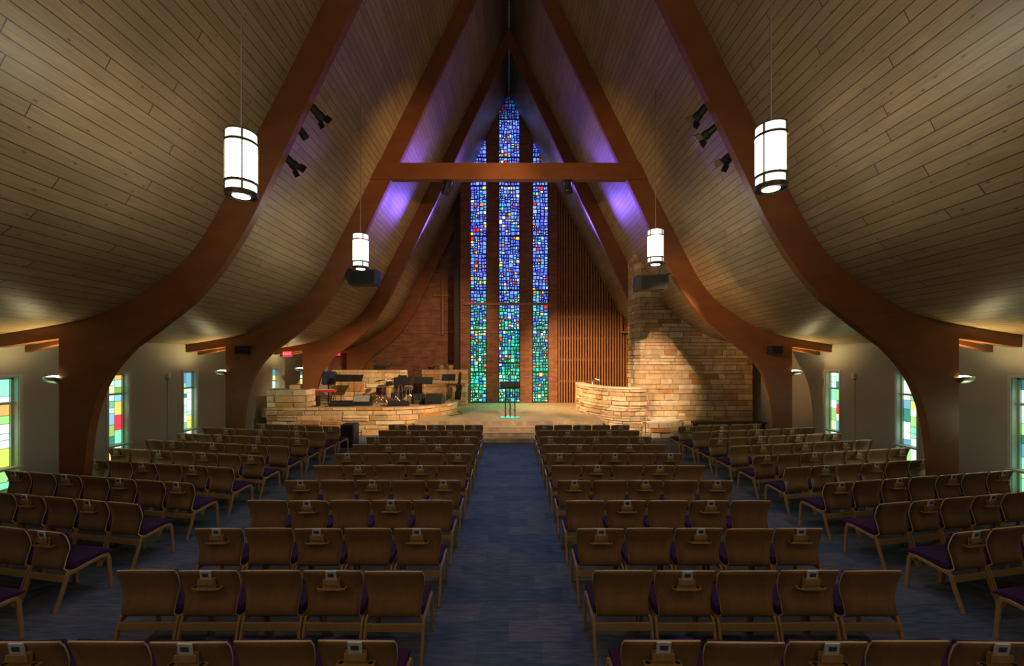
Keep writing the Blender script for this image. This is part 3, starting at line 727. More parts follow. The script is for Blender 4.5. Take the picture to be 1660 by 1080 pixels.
def make_chair():
    t = thing('chapel_chair', 'x', 'chair', (0, 0, 0))
    o = shell_mb().build('seat_shell', [M_PLY, M_EDGE], t, smooth=True)
    # back pad
    mb = MB(); pr = [(-.026, .795, .47), (.002, .72, .488), (.018, .64, .47), (.014, .55, .44), (.0, .48, .43)]
    for y, z, w_ in pr:
        for u in (-1, 0, 1): mb.v.append((u*w_/2, y+.008+.018*u*u, z))
        for u in (-1, 0, 1): mb.v.append((u*w_/2*.97, y+.026+.018*u*u, z))
    for i in range(len(pr)-1):
        a = i*6; b = a+6
        for j in (0, 1): mb.face([a+j, b+j, b+j+1, a+j+1]); mb.face([a+3+j, a+4+j, b+4+j, b+3+j])
        mb.face([a, a+3, b+3, b]); mb.face([a+2, b+2, b+5, a+5])
    mb.face([0, 1, 4, 3]); mb.face([1, 2, 5, 4]); e = (len(pr)-1)*6; mb.face([e+3, e+4, e+1, e]); mb.face([e+4, e+5, e+2, e+1])
    mb.build('back_pad', M_PURPLE, t, smooth=False)
    mb = MB(); prs = [(.03, .402, .462), (.06, .396, .465), (.14, .386, .468), (.26, .398, .468), (.38, .412, .468), (.45, .415, .46)]
    mb.v = []; n = 0
    for q, (y, z0, wq) in enumerate(prs):
        h = wq if q not in (0, 5) else wq-.02
        for xx in (-.245, -.12, 0, .12, .245):
            mb.v.append((xx, y, z0)); mb.v.append((xx*(.985), y, h-(.012 if abs(xx) > .2 else 0)))
    for i in range(len(prs)-1):
        for j in range(4):
            a = i*10+j*2; b = a+10; mb.face([a, b, b+2, a+2]); mb.face([a+1, a+3, b+3, b+1])
        a = i*10; mb.face([a, a+1, a+11, a+10]); a = i*10+8; mb.face([a, a+10, a+11, a+1])
    for j in range(4): a = j*2; mb.face([a, a+2, a+3, a+1]); a = 50+j*2; mb.face([a, a+1, a+3, a+2])
    mb.build('seat_pad', M_PURPLE, t, bevel=.012)
    for sg in (-1, 1):
        X = sg*.2525
        mb = MB(); mb.sweep([(X, .415, .0), (X, .402, .20), (X, .392, .355), (X, .375, .392), (X, .335, .403)], .024, .036, (1, 0, 0)); mb.build('leg', M_LEG, t, bevel=.004)
        mb = MB(); mb.sweep([(X, .335, .403), (X, .20, .385), (X, .06, .362), (X, .0, .352)], .024, .034, (1, 0, 0)); mb.build('side_rail', M_LEG, t, bevel=.004)
        mb = MB(); mb.sweep([(X, .012, .385), (X, -.010, .33), (X, -.045, .20), (X, -.115, .0)], .024, .038, (1, 0, 0), taper=[.7, 1, .95, .9]); mb.build('leg', M_LEG, t, bevel=.004)
    mb = MB(); mb.box(-.241, -.028, .275, .241, -.006, .345); mb.build('rear_stretcher', M_LEG, t, bevel=.004)
    mb = MB(); mb.box(-.241, .345, .335, .241, .367, .385); mb.build('front_stretcher', M_LEG, t, bevel=.004)
    return t
proto = make_chair()
def make_rack(parent):
    mb = MB()
    mb.box(-.07, -.05, .665, .07, -.035, .755)                       # back plate
    poly = [(-.125, -.005), (-.125, -.05), (-.09, -.072), (.09, -.072), (.125, -.05), (.125, -.005)]
    mb.slab([(x, y-.018) for x, y in poly], .662, .676)
    mb.box(-.07, -.072, .70, .07, -.064, .750)
    r = mb.build('card_rack', M_LEG, parent, bevel=.003)
    for x in (-.098, .098): h = MB(); h.lathe([(.016, .6765), (.016, .6785)], 12, 0, T(x, -.05, 0)); h.build('cup_hole', M_BLACK, r)
    c = MB(); Mx = T(0, -.058, .745) @ rotm('X', math.radians(10)); c.box(-.046, -.006, -.005, .046, .006, .082, 0, Mx); cc = c.build('printed_card', M_WHITE, r)  # the white card itself, standing in the rack's slot
    c = MB(); c.box(-.026, -.008, .028, .026, -.0055, .062, 0, Mx); c.build('printed_panel', M_INK, r)
    return r
rack = make_rack(proto)
rack.parent = None
for ch in rack.children: pass
ORD = ['first', 'second', 'third', 'fourth', 'fifth', 'sixth', 'seventh', 'eighth', 'ninth', 'tenth', 'eleventh', 'twelfth']
used = [False]
def place_chair(x, y, rz, label, has_rack, group):
    global proto
    c = dup(proto, (x, y, 0), rz, label); c['group'] = group
    if has_rack:
        r = rack.copy(); C.objects.link(r); r.parent = c
        for g in list(rack.children):
            d = g.copy(); C.objects.link(d); d.parent = r
def in_view(x, y):
    if y < .9: return False
    u = 680*abs(x)/y
    return u-160/y*1.0 < 850
ROWY = [2.73+.923*i for i in range(11)]
jit = random.Random(2)
for i, y in enumerate(ROWY):
    for sg in (-1, 1):
        side = 'drum-side' if sg < 0 else 'pool-side'
        for k in range(5):
            has = (k % 2 == 0) if i % 2 == 0 else (k % 2 == 1)
            x = sg*(.73+.2725+SW*k)
            place_chair(x+jit.uniform(-.003, .003), y+.05+jit.uniform(-.012, .012), math.radians(jit.uniform(-.8, .8)),
                        'wooden chair%s, %s from centre aisle, %s row from stage, %s central block' % (' with card rack' if has else '', ORD[k], ORD[10-i], side), has, 'chairs in the central blocks')
ANG = math.radians(11.4)
for k in range(2, 11):
    y0 = 4.45+.905*(k-2)
    for sg in (-1, 1):
        side = 'drum-side' if sg < 0 else 'pool-side'
        cnt = {5: 6, 10: 5}.get(k, 7)
        for j in range(cnt):
            s = (j+.5)*SW
            x = sg*(4.72+s*math.cos(ANG)); y = y0+s*math.sin(ANG)
            if not in_view(x, y): continue
            has = (j % 2 == 0) if k % 2 == 0 else (j % 2 == 1)
            place_chair(x, y+.05, sg*ANG+math.radians(jit.uniform(-.8, .8)), 'wooden chair%s, %s seat inward, %s row from stage, angled %s block' % (' with card rack' if has else '', ORD[j], ORD[10-k], side), has, 'chairs in the angled side blocks')
for sg in (-1, 1):   # the row of which only the first seat shows
    s = .5*SW; place_chair(sg*(4.72+s*math.cos(ANG)), 3.55+s*math.sin(ANG)+.05, sg*ANG, 'wooden chair cut by the picture edge, %s angled block, row closest to viewer' % ('drum-side' if sg < 0 else 'pool-side'), True, 'chairs in the angled side blocks')
def delete_tree(o):
    for ch in list(o.children): delete_tree(ch)
    bpy.data.objects.remove(o)
delete_tree(proto); delete_tree(rack)

# ------------------------------------------------------------------ pendants
def pendant(p, label, swivel):
    x, y, z = p; t = thing('pendant_lantern', label, 'lamp', p, 0, None); h = .41; r = .172
    mb = MB(); mb.lathe([(r, -h+.17), (r, h-.17)], 32, 0, caps=False); mb.build('lamp_shade', M_SHADE, t, smooth=True)
    for a, b in ((-h+.05, -h+.16), (h-.16, h-.03)):
        mb = MB(); mb.lathe([(r, a), (r, b)], 32, 0, caps=False); mb.build('shade_band', M_SHADE2, t, smooth=True)
    for zz, hh, rr in ((-h+.15, .032, .186), (h-.17, .032, .186), (-h, .055, .186), (h-.03, .014, .178)):
        mb = MB(); mb.lathe([(rr-.02, zz), (rr, zz), (rr, zz+hh), (rr-.02, zz+hh), (rr-.02, zz)], 32, 0, caps=False); mb.build('ring', M_BRONZE, t)
    for a in range(4):
        g = a*PI/2+.6; mb = MB(); mb.box(-.010, r, -h+.02, .010, r+.014, h-.02, 0, rotm('Z', g)); mb.build('strap', M_BRONZE, t)
    mb = MB(); mb.lathe([(.10, -h+.005), (.10, -h+.012)], 28); mb.build('lens', M_LENS, t)
    mb = MB(); mb.lathe([(.168, -h+.01), (.168, -h+.02), (.10, -h+.02), (.10, -h+.005)], 28, caps=False); mb.build('lens_ring', M_BRONZE, t)
    mb = MB(); mb.lathe([(.17, h-.04), (.17, h-.025), (.03, h+.01), (.03, h+.04)], 24); mb.build('top_cap', M_BRONZE, t)
    zr = roof_z(x)-z-.10
    mb = MB(); mb.tube([(0, 0, h), (0, 0, h+1.35)], .012); mb.tube([(0, 0, h+1.3), (0, 0, zr)], .007); mb.build('stem', M_CHROME, t)
    mb = MB(); mb.lathe([(.045, zr-.02), (.05, zr+.03), (.02, zr+.13)], 14); mb.build('ceiling_mount', M_DARKMETAL, t)
    if swivel:
        sg = -1 if x < 0 else 1; x2 = sg*.28
        mb = MB(); mb.tube([(0, 0, zr+.02), (x2, -.05, roof_z(x+x2)-z-.02)], .008); mb.build('stay_rod', M_DARKMETAL, t)
    lamp('pendant_glow', 'SPOT', (x, y, z-h-.03), P_PEND*1.6, (1, .93, .78), (x, y, 0), spot_size=math.radians(130), spot_blend=.6, shadow_soft_size=.09)
    return t
PL = ['large cylindrical glowing pendant in front of the first arch, drum side', 'large cylindrical glowing pendant in front of the first arch, pool side',
      'far hung glowing pendant above the hanging black speaker, drum side', 'far hung glowing pendant before the tall stone wall']
for i, p in enumerate(PEND): pendant(p, PL[i], i > 1)
for p in PEND_BEHIND:
    lamp('pendant_glow', 'POINT', p, 24, (1, .93, .76), shadow_soft_size=.17)
    lamp('ceiling_fill', 'SPOT', (p[0], p[1], p[2]+.3), 420, (1, .93, .74), (p[0]*1.35, p[1], 12), spot_size=math.radians(150), spot_blend=.7, shadow_soft_size=.15)  # added upward fill that brightens the ceiling, not part of a lantern

# ------------------------------------------------------------------ wall sconces
def sconce(ya, sg, label):
    t = thing('wall_sconce', label, 'lamp', (sg*8.07, ya+.075, 2.36))
    mb = MB(); n = 20; m = 7
    for i in range(m+1):
        a = i/m*PI/2
        for j in range(n+1):
            g = -PI/2+PI*j/n; q = math.cos(a)
            mb.v.append((sg*(.36*q*math.cos(g)+.0), .125*q*math.sin(g), -.135*math.sin(a)**.8 if i else 0))
    for i in range(m):
        for j in range(n): a = i*(n+1)+j; mb.face([a, a+1, a+n+2, a+n+1])
    ring = [i*(n+1) for i in range(m+1)] + [i*(n+1)+n for i in reversed(range(m))]
    mb.face(ring)
    mb.build('bowl', M_BOWL, t, smooth=True)
    mb = MB(); P = [(sg*.33*math.cos(-PI/2+PI*j/n), .11*math.sin(-PI/2+PI*j/n), -.012) for j in range(n+1)]; Q = [(x*.6, y*.6, .022) for x, y, z in P]; k = len(P); mb.v = list(P)+Q
    for j in range(k-1): mb.face([j, j+1, k+j+1, k+j])
    mb.face([k+j for j in range(k)]); mb.face([0, k, 2*k-1, k-1])
    mb.build('light_panel', M_UPLIGHT, t)
    mb = MB(); mb.box(-.01 if sg > 0 else -.01, -.05, -.10, .01, .05, -.02); mb.build('mounting_plate', M_BOWL, t)
    lamp('sconce_glow', 'SPOT', (sg*8.33, ya+.075, 2.37), 60, (1, .74, .30), (sg*8.75, ya-.1, 3.4), spot_size=math.radians(140), spot_blend=1, shadow_soft_size=.02)
for i, ya in enumerate(ARCH_Y[:3]):
    for sg in (-1, 1):
        if i == 2 and sg > 0: continue
        sconce(ya, sg, 'bowl shaped uplight on the %s arch column, %s side' % (['first', 'second', 'third'][i], 'drum' if sg < 0 else 'pool'))
# small square monitors on the second arch's columns
for sg in (-1, 1):
    t = thing('wall_speaker', 'small black box speaker on the second arch column, %s side' % ('drum' if sg < 0 else 'pool'), 'speaker', (sg*7.52, 11.95, 2.95))
    mb = MB(); mb.box(-.17, -.2, -.12, .17, -.01, .12); mb.build('cabinet', M_BLACK, t, bevel=.01)
    mb = MB(); mb.box(-.155, -.206, -.105, .155, -.199, .105); mb.build('grille', M_CLOTH, t)
# hanging loudspeakers
for sg, x, y, z, lab in ((-1, -4.16, 12.0, 5.02, 'black loudspeaker hung below the pendant, drum side'), (1, 4.05, 12.0, 4.86, 'black loudspeaker hung before the tall stone wall')):
    t = thing('hanging_speaker', lab, 'speaker', (x, y, z))
    mb = MB()
    P = [(-.44*1, -.22), (-.34, -.25), (.44, -.25), (.44, .2), (-.34, .25), (-.44, .2)] if sg < 0 else [(-.44, -.2), (.40, -.25), (.46, -.15), (.46, .12), (.36, .23), (-.44, .2)]
    P = [(-.45, -.06), (-.34, -.23), (.45, -.23), (.45, .21), (-.38, .24), (-.45, .10)] if sg < 0 else [(-.45, -.21), (.40, -.17), (.45, -.05), (.45, .18), (.36, .24), (-.45, .19)]
    mb.prism(P, -.18, .18); mb.build('cabinet', M_BLACK, t, bevel=.012)
    mb = MB(); mb.box(-.32, -.19, -.19, .36, -.178, .17); mb.build('grille', M_CLOTH, t)
    mb = MB(); s = -sg
    mb.tube([(-s*.2, .0, .2), (-s*.35, .02, .55), (sg*.55 if sg > 0 else -.55, .04, .62)], .012); mb.tube([(sg*.3, 0, .2), (sg*.72, .05, .35)], .02); mb.build('bracket', M_DARKMETAL, t)

# ------------------------------------------------------------------ track spotlights
def spot_fixture(p, aim, label, barn=True, sc=1.0):
    d = (Vector(aim)-Vector(p)).normalized(); q = d.to_track_quat('-Z', 'Y')
    t = thing('stage_spotlight', label, 'spotlight', p); t.rotation_euler = q.to_euler()
    mb = MB(); mb.lathe([(.03*sc, .20*sc), (.075*sc, .17*sc), (.085*sc, .0), (.105*sc, -.02*sc), (.105*sc, -.13*sc)], 16, caps=True); mb.build('housing', M_BLACK, t)
    mb = MB(); mb.lathe([(.090*sc, -.134*sc), (.090*sc, -.138*sc)], 16); mb.build('lens', M_CHROME, t)
    if barn:
        for a in range(4):
            M_ = rotm('Z', a*PI/2) @ T(0, .10*sc, -.13*sc) @ rotm('X', math.radians(25))
            mb = MB(); mb.box(-.09*sc, 0, -.13*sc, .09*sc, .005, 0, 0, M_); mb.build('barn_door', M_CHROME if a == 1 else M_DARKMETAL, t)
    mb = MB(); mb.tube([(-.12*sc, 0, 0), (-.12*sc, .0, .16*sc), (0, 0, .26*sc), (.12*sc, 0, .16*sc), (.12*sc, 0, 0)], .012*sc); mb.build('yoke', M_DARKMETAL, t)
    return t
A1 = [((-3.58, 7.86, 7.28), (2, 15, 1), 'upper black spotlight with barn doors on the first arch, drum side'),
      ((-3.86, 7.86, 6.90), (-1, 15, 1), 'small black spotlight midway on the first arch, drum side'),
      ((-4.07, 7.86, 6.36), (1, 16, 1), 'lower black spotlight with barn doors on the first arch, drum side')]
B1 = [((3.58, 7.86, 7.28), (-2, 15, 1), 'upper black spotlight with barn doors on the first arch, pool side'),
      ((3.74, 7.86, 6.92), (-4, 15, 1), 'middle black spotlight on the first arch, pool side'),
      ((4.12, 7.86, 6.46), (0, 16, 1), 'lower black spotlight on the first arch, pool side')]
for i, (p, a, l) in enumerate(A1+B1): spot_fixture(p, a, l, i != 1, .65 if i == 1 else .85)
spot_fixture((-1.80, 12.18, 7.66), (-5, 18, 1), 'black spotlight slung beneath the cross beam, drum side', False, 1.3)
spot_fixture((1.72, 12.18, 7.68), (4, 20, 2), 'black spotlight slung beneath the cross beam, pool side', False, 1.2)

# ------------------------------------------------------------------ exit signs, wall devices
def text_mesh(s, size, name, m, parent, M_):
    cu = bpy.data.curves.new(name, 'FONT'); cu.body = s; cu.size = size; cu.extrude = .004; cu.align_x = 'CENTER'; cu.align_y = 'CENTER'
    to = bpy.data.objects.new(name, cu); C.objects.link(to)
    bpy.context.view_layer.update()
    me = bpy.data.meshes.new_from_object(to.evaluated_get(bpy.context.evaluated_depsgraph_get())); bpy.data.objects.remove(to)
    me.materials.clear(); me.materials.append(m)
    o = bpy.data.objects.new(name, me); C.objects.link(o); o.parent = parent; o.matrix_local = M_; return o
def exit_sign(p, label, up):
    t = thing('exit_sign', label, 'sign', p)
    mb = MB(); mb.box(-.16, -.03, -.10, .16, .03, .10); mb.build('sign_box', M_REDLIT, t, bevel=.006)
    text_mesh('EXIT', .15, 'lettering', M_SIGNTXT, t, T(0, -.034, 0) @ rotm('X', PI/2))
    mb = MB(); mb.tube([(0, 0, .10), (0, 0, up)], .012); mb.build('stem', M_CHROME, t)
p = px(466, 574, 15.6); exit_sign(p, 'red lit EXIT sign hanging beside the third arch arm', roof_z(p.x)-p.z)
p = px(546, 573.5, 20.6); exit_sign(p, 'red lit EXIT sign half hidden behind the third arch column', roof_z(p.x)-p.z)
for sg, y in ((-1, 11.3), (1, 11.15)):
    t = thing('wall_device', 'small red and white alarm box with conduit, %s side wall' % ('drum' if sg < 0 else 'pool'), 'alarm', (sg*XW, y, 2.24))
    mb = MB(); mb.box(-.05, -.06, -.07, .05, .03, .07, 0, T(-sg*.03, 0, 0)); mb.build('housing', M_WHITE, t, bevel=.005)
    mb = MB(); mb.box(-.04, -.05, -.09, .04, .03, -.07, 0, T(-sg*.03, 0, 0)); mb.build('red_cover', M_RED, t)
    mb = MB(); mb.tube([(-sg*.015, 0, -.08), (-sg*.015, 0, -1.7)], .011); mb.build('conduit', M_FRAME, t)

# ------------------------------------------------------------------ lectern
L0 = px(827, 678, 15.0); t = thing('lectern', 'dark metal truss lectern standing centrally on the stage', 'lectern', (L0.x, 15.05, .6))
mb = MB(); mb.box(-.35, -.22, 0, .35, .22, .035); mb.build('base_plate', M_TEAL, t, bevel=.01)
for x in (-.17, 0, .17):
    mb = MB(); mb.tube([(x, -.02 if x else .1, .03), (x, -.02 if x else .1, 1.16)], .02); mb.build('post', M_DARKMETAL, t)
for x0, x1 in ((-.17, 0), (0, .17)):
    mb = MB(); pts = []; y0, y1 = (-.02, .1) if x0 < 0 else (.1, -.02)
    for i in range(9): pts.append((x0 if i % 2 == 0 else x1, y0 if i % 2 == 0 else y1, .12+i*.125))
    mb.tube(pts, .009, 6); mb.build('lattice', M_DARKMETAL, t)
mb = MB(); Mt = T(0, .04, 1.2) @ rotm('X', math.radians(22)); mb.box(-.36, -.24, -.012, .36, .24, .012, 0, Mt); mb.box(-.36, -.25, -.012, .36, -.235, .05, 0, Mt)
mb.box(-.33, -.16, -.13, .33, -.14, .0, 0, T(0, 0, 1.2)); mb.build('desk', M_CLOTH, t, bevel=.006)

# ------------------------------------------------------------------ band equipment on the platform (z = .95)
PZ = .95
def stand_y(x, y): return None
def music_stand(x, D, top_y, wd, label, tilt=35):
    X = (x-825)*D/680; zt = 2.65+(585-top_y)*D/680
    t = thing('music_stand', label, 'music stand', (X, D, PZ)); h = zt-PZ-.12
    mb = MB(); Mt = T(0, 0, h) @ rotm('X', math.radians(-tilt)); mb.box(-wd/2, -.008, -.02, wd/2, .008, .30, 0, Mt); mb.box(-wd/2, -.06, -.03, wd/2, .0, -.015, 0, Mt); mb.build('desk', M_BLACK, t, bevel=.01)
    mb = MB(); mb.tube([(0, 0, .12), (0, 0, h*.6)], .014); mb.tube([(0, 0, h*.55), (0, 0, h+.05)], .009); mb.build('pole', M_DARKMETAL, t)
    for a in range(3):
        g = a*2*PI/3+.4; mb = MB(); mb.tube([(0, 0, .16), (.27*math.cos(g), .27*math.sin(g), .012)], .009, 6); mb.build('leg', M_DARKMETAL, t)
    return t
music_stand(553, 15.9, 613, .62, 'black music stand next to the red keyboard')
music_stand(574, 16.3, 613, .62, 'black music stand above the silver faced monitor')
music_stand(651, 15.9, 618, .66, 'black music stand in front of the drum kit')
music_stand(686, 16.2, 617, .72, 'black music stand above the large black monitor')
music_stand(727, 17.25, 612, .56, 'black music stand beside the tall stool near the windows')
def wedge(x, D, wd, dp, h, label, m=M_BLACK, mg=M_CLOTH, rz=0):
    t = thing('floor_monitor', label, 'speaker', ((x-825)*D/680, D, PZ), rz)
    P = [(-dp/2, 0), (dp/2, 0), (dp/2, h*.55), (-dp*.05, h), (-dp/2, h*.35)]
    mb = MB(); n = len(P); mb.v = [(-wd/2, y, z) for y, z in P]+[(wd/2, y, z) for y, z in P]
    mb.face(list(range(n))); mb.face([n+i for i in reversed(range(n))])
    for i in range(n): j = (i+1) % n; mb.face([i, n+i, n+j, j])
    mb.build('cabinet', m, t, bevel=.008)
    mb = MB(); a, b = Vector((0, -dp/2, h*.35)), Vector((0, -dp*.05, h)); d = (b-a); nr = Vector((0, -d.z, d.y)).normalized()
    q = [a+d*.08+nr*.006, a+d*.92+nr*.006]
    mb.poly([(-wd*.46, q[0].y, q[0].z), (wd*.46, q[0].y, q[0].z), (wd*.46, q[1].y, q[1].z), (-wd*.46, q[1].y, q[1].z)]); mb.build('grille', mg, t)
    return t
wedge(554, 15.5, .82, .40, .24, 'low black floor monitor in front of the keyboard')
wedge(588, 15.9, .64, .40, .42, 'floor monitor with silver grille beside a black one', M_BLACK, M_GREY)
wedge(646, 15.5, .74, .38, .22, 'low black floor monitor in front of the drums')
wedge(679, 16.6, .50, .42, .40, 'wedge shaped black monitor beside the drum kit', rz=.5)
wedge(705, 16.2, .66, .5, .44, 'large black floor monitor by the curved wall end', rz=-.15)
# keyboard
K = px(520, 634, 15.8); t = thing('stage_keyboard', 'red stage keyboard beside the stone end block', 'keyboard', (K.x, 15.9, PZ), .1)
hk = K.z-PZ
mb = MB(); mb.box(-.50, -.17, hk-.05, .50, .17, hk+.04); mb.build('case', M_RED, t, bevel=.01)
mb = MB(); mb.box(-.46, -.15, hk+.041, .46, 0, hk+.052); mb.build('keys', M_WHITE, t)
for s in (-1, 1):
    for y in (-.1, .1): mb = MB(); mb.tube([(s*.44, y, hk-.05), (s*.32, y*1.6, 0)], .014, 6); mb.build('leg', M_DARKMETAL, t)
mb = MB(); mb.tube([(-.4, .1, .25), (.4, .1, .25)], .01, 6); mb.build('stretcher', M_DARKMETAL, t)
t = thing('keyboard_amplifier', 'dark tilted amplifier panel above the red keyboard', 'amplifier', (K.x+.05, 16.35, PZ))
mb = MB(); Mt = T(0, 0, .78) @ rotm('X', math.radians(-18)); mb.box(-.24, -.1, 0, .24, .1, .5, 0, Mt); mb.build('cabinet', M_BLUESHELL, t, bevel=.01)
mb = MB(); mb.tube([(0, 0, 0), (0, 0, .8)], .025); mb.tube([(-.2, 0, .02), (.2, 0, .02)], .015); mb.build('stand', M_DARKMETAL, t)
t = thing('equipment_bag', 'black soft bag standing under the red keyboard', 'bag', (-7.22, 15.66, PZ))
mb = MB(); mb.box(-.16, -.1, 0, .16, .1, .40); mb.build('bag_body', M_CLOTH, t, bevel=.04)
mb = MB(); mb.tube([(-.08, 0, .39), (-.05, 0, .47), (.05, 0, .47), (.08, 0, .39)], .012, 6); mb.build('handle', M_BLACK, t)
# drum kit
DX0 = px(640, 640, 17.0).x
def drum(label, x, y, z, r, h, tilt=0, shell=M_DRUMRED, name='tom_drum', legs=False, axis=None, head=M_SKIN):
    t = thing(name, label, 'drum', (x, y, PZ+z), 0)
    R = rotm('X', tilt) if axis is None else rotm('X', PI/2)
    mb = MB(); mb.lathe([(r, 0), (r, h)], 24, 0, R); mb.build('drum_shell', shell, t, smooth=False)
    for zz in (-.008, h-.012): mb = MB(); mb.lathe([(r+.001, zz), (r+.012, zz), (r+.012, zz+.02), (r+.001, zz+.02), (r+.001, zz)], 24, 0, R, caps=False); mb.build('hoop', M_CHROME, t)
    mb = MB(); mb.lathe([(r*.98, h+.001), (r*.98, h+.004)], 24, 0, R); mb.build('drum_head', head, t)
    if legs:
        for a in range(3): g = a*2*PI/3; mb = MB(); mb.tube([(.6*r*math.cos(g), .6*r*math.sin(g), 0), (1.1*r*math.cos(g), 1.1*r*math.sin(g), -z+.01)], .009, 6); mb.build('leg', M_CHROME, t)
    return t
drum('small bass drum in the middle of the drum kit', DX0+.05, 17.5, .26, .24, .38, axis=1, name='bass_drum', shell=M_BLUESHELL, head=M_BLUESHELL)
drum('snare drum on legs beside the bass drum', DX0+.52, 17.15, .52, .17, .14, legs=True, name='snare_drum', shell=M_GREY)
drum('floor tom on legs at the drum kit edge', DX0-.62, 17.2, .30, .2, .32, legs=True, name='floor_tom')
for i, (dx, z) in enumerate(((-.22, .72), (.2, .74))):
    drum('small rack tom mounted over the bass drum, %s one' % ('keyboard side' if i == 0 else 'lectern side'), DX0+dx, 17.0, z, .13, .18, math.radians(15), legs=True, shell=M_BLACK)
def cymbal(x, D, yy, r, label, boom=False):
    p = px(x, yy, D); t = thing('cymbal', label, 'cymbal', (p.x, D, PZ)); h = p.z-PZ
    R = T(0, 0, h) @ rotm('X', .18) @ rotm('Y', random.Random(x).uniform(-.25, .25))
    mb = MB(); mb.lathe([(.005, .03), (.03, .024), (.045, .01), (r, -.008), (r, -.012), (.005, .006)], 24, 0, R, caps=False); mb.build('cymbal_disc', M_GOLD if r > .15 else M_BLACK, t, smooth=True)
    mb = MB(); mb.tube([(0, 0, .18), (0, 0, h+.05)], .010, 6); mb.build('pole', M_CHROME, t)
    for a in range(3): g = a*2*PI/3+.2; mb = MB(); mb.tube([(0, 0, .3), (.25*math.cos(g), .25*math.sin(g), .01)], .008, 6); mb.build('leg', M_CHROME, t)
cymbal(615, 17.2, 617, .21, 'high crash cymbal beside the tall microphone stand')
cymbal(640, 17.55, 613, .20, 'crash cymbal raised above the music stand')
cymbal(619, 16.8, 625, .19, 'ride cymbal below the crash cymbal')
cymbal(641, 16.6, 636, .18, 'hi-hat cymbal low at the front of the drum kit')
cymbal(590, 17.0, 639, .17, 'low cymbal behind the silver faced monitor')
cymbal(612, 17.0, 637, .14, 'small dark cymbal pad between the low cymbals')
t = thing('drum_stool', 'round black stool behind the drum kit', 'stool', (px(664, 620, 17.9).x, 17.9, PZ))
mb = MB(); mb.lathe([(.14, .50), (.17, .52), (.17, .57), (.15, .60)], 20); mb.build('seat', M_BLACK, t)
mb = MB(); mb.tube([(0, 0, .2), (0, 0, .52)], .02); mb.build('pole', M_CHROME, t)
for a in range(3): g = a*2*PI/3; mb = MB(); mb.tube([(0, 0, .28), (.24*math.cos(g), .24*math.sin(g), .01)], .012, 6); mb.build('leg', M_CHROME, t)
def mic_stand(x, D, y_top, label, boom=None, mic=True):
    X = (x-825)*D/680; h = 2.65+(585-y_top)*D/680-PZ; t = thing('microphone_stand', label, 'microphone stand', (X, D, PZ))
    mb = MB(); mb.tube([(0, 0, .03), (0, 0, h*.6)], .012, 8); mb.tube([(0, 0, h*.6), (0, 0, h)], .008, 8); mb.build('pole', M_DARKMETAL, t)
    mb = MB(); mb.lathe([(.14, 0), (.14, .02), (.02, .035)], 18); mb.build('base', M_DARKMETAL, t)
    e = (0, 0, h)
    if boom: e = (boom[0], 0, h+boom[1]); mb = MB(); mb.tube([(-boom[0]*.3, 0, h-boom[1]*.3), e], .007, 6); mb.build('boom', M_CHROME, t)
    if mic: mb = MB(); mb.tube([e, (e[0]+.05, e[1], e[2]+.05), (e[0]+.09, e[1], e[2]+.09)], [.011, .015, .024], 8); mb.build('microphone', M_DARKMETAL, t)
mic_stand(623, 15.8, 606, 'tall microphone stand with angled boom in front of the drums', (.2, .3))
mic_stand(670, 18.1, 602, 'slim microphone stand behind the drum kit', None)
mic_stand(678, 18.4, 586, 'tallest slim pole stand between the stone walls', None, False)
t = thing('keyboard_monitor', 'black box monitor on a pole between the stone walls', 'speaker', (-4.55, 17.95, PZ))
mb = MB(); mb.box(-.17, -.12, .62, .17, .12, 1.08); mb.build('cabinet', M_BLACK, t, bevel=.01)
mb = MB(); mb.tube([(0, 0, 0), (0, 0, .63)], .02); mb.lathe([(.15, 0), (.15, .02), (.02, .03)], 16); mb.build('stand', M_DARKMETAL, t)
# tall stool frame and guitar case
t = thing('bar_stool', 'tall black metal stool beside the upright guitar case', 'stool', (px(732, 640, 17.4).x, 17.75, PZ))
mb = MB(); mb.box(-.24, -.17, .66, .24, .17, .70); mb.build('seat', M_BLACK, t, bevel=.01)
for sx in (-1, 1):
    for sy in (-1, 1): mb = MB(); mb.tube([(sx*.22, sy*.15, .67), (sx*.25, sy*.18, 0)], .013, 6); mb.build('leg', M_DARKMETAL, t)
mb = MB(); mb.tube([(-.23, -.16, .25), (.23, -.16, .25)], .009, 6); mb.build('footrest', M_DARKMETAL, t)
t = thing('guitar_case', 'black upright guitar case leaning beside the tall stool', 'case', (px(741, 640, 18.2).x, 18.4, PZ))
mb = MB(); Mt = rotm('Y', math.radians(6))
mb.prism([(-.13, 0), (.13, 0), (.14, .3), (.10, .42), (.13, .6), (.06, .75), (.05, 1.2), (-.05, 1.2), (-.06, .75), (-.13, .6), (-.10, .42), (-.14, .3)], -.06, .06); mb.v = [tuple(Mt @ Vector(v)) for v in mb.v]
mb.build('case_body', M_BLACK, t, bevel=.012)
mb = MB(); mb.tube([(.14, 0, .40), (.19, 0, .44), (.19, 0, .54), (.15, 0, .58)], .01, 6); mb.build('handle', M_DARKMETAL, t)
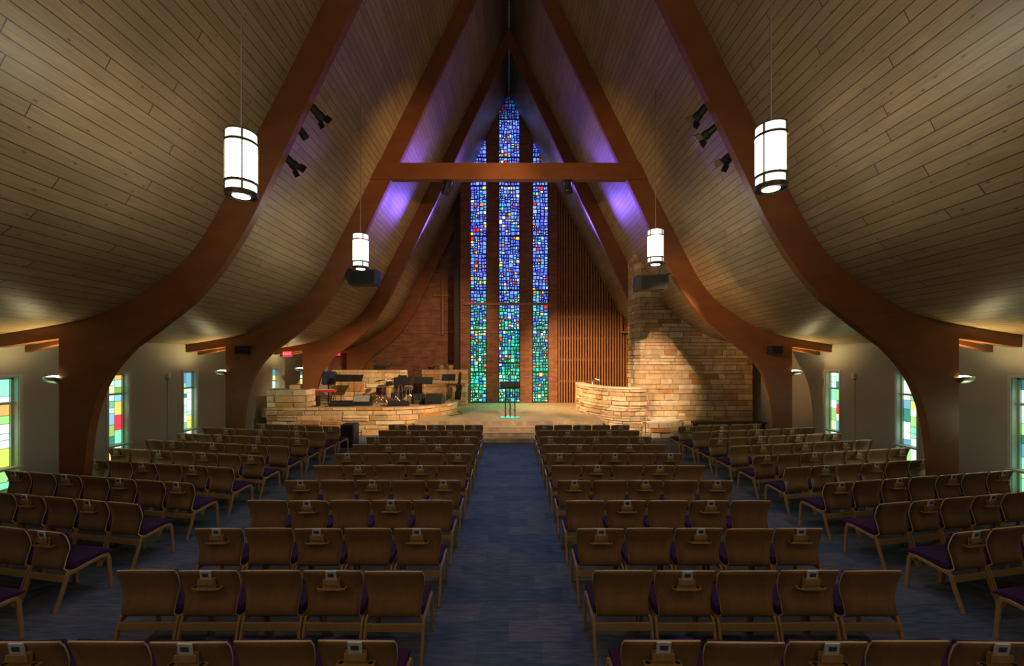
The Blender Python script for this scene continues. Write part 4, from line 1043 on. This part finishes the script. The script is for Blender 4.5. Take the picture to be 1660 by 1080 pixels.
# percussion on the stone walls
def top_drum(x, D, z, r, h, m, label, name='conga_drum'):
    t = thing(name, label, 'drum', ((x-825)*D/680, D, z))
    mb = MB(); mb.lathe([(r*.7, 0), (r*.95, h*.5), (r, h)], 20, caps=True); mb.build('drum_shell', m, t, smooth=False)
    mb = MB(); mb.lathe([(r+.001, h-.03), (r+.012, h-.03), (r+.012, h+.004), (r+.001, h+.004), (r+.001, h-.03)], 20, caps=False); mb.build('hoop', M_CHROME, t)
    mb = MB(); mb.lathe([(r, h), (r, h+.004)], 20); mb.build('drum_head', M_SKIN, t)
top_drum(715, 19.6, 2.245, .14, .21, M_TANSHELL, 'pale bongo drum on the stone wall, middle of the row')
top_drum(730, 19.6, 2.245, .155, .21, M_TANSHELL, 'pale bongo drum on the stone wall closest to the windows')
top_drum(699, 19.6, 2.245, .16, .17, M_DRUMRED, 'dark red drum on the stone wall beside the pale bongos')
t = thing('equipment_case', 'black electronics case with cables on the drum wall top', 'case', (px(617, 600, 18.3).x, 18.35, 2.255))
mb = MB(); mb.box(-.3, -.12, 0, .3, .12, .17); mb.build('case_body', M_BLACK, t, bevel=.02)
mb = MB(); mb.tube([(-.3, 0, .15), (-.2, -.02, .22), (0, .02, .20), (.2, 0, .24), (.3, 0, .12)], .015, 6); mb.build('cable', M_CLOTH, t)
# subwoofer on the floor
t = thing('subwoofer', 'black floor subwoofer in front of the platform wall', 'speaker', (px(565, 700, 12.9).x, 13.0, 0))
mb = MB(); mb.box(-.2, -.25, 0.02, .2, .25, .70); mb.build('cabinet', M_BLUESHELL, t, bevel=.015)
mb = MB(); mb.box(-.17, -.258, .06, .17, -.249, .66); mb.build('grille', M_CLOTH, t)
for x in (-.15, .15):
    for y in (-.2, .2): mb = MB(); mb.lathe([(.02, 0), (.02, .03)], 10, 0, T(x, y, 0)); mb.build('foot', M_BLACK, t)
# trailing cable on the stage floor
mb = MB(); mb.tube([(-2.05, 16.9, .612), (-1.85, 16.4, .612), (-1.8, 16.1, .612), (-2.0, 15.8, .612), (-2.25, 15.6, .612)], .011, 6); tag(mb.build('stage_cable', M_CLOTH), 'thin dark cable looping on the carpet by the curved wall', 'cable')
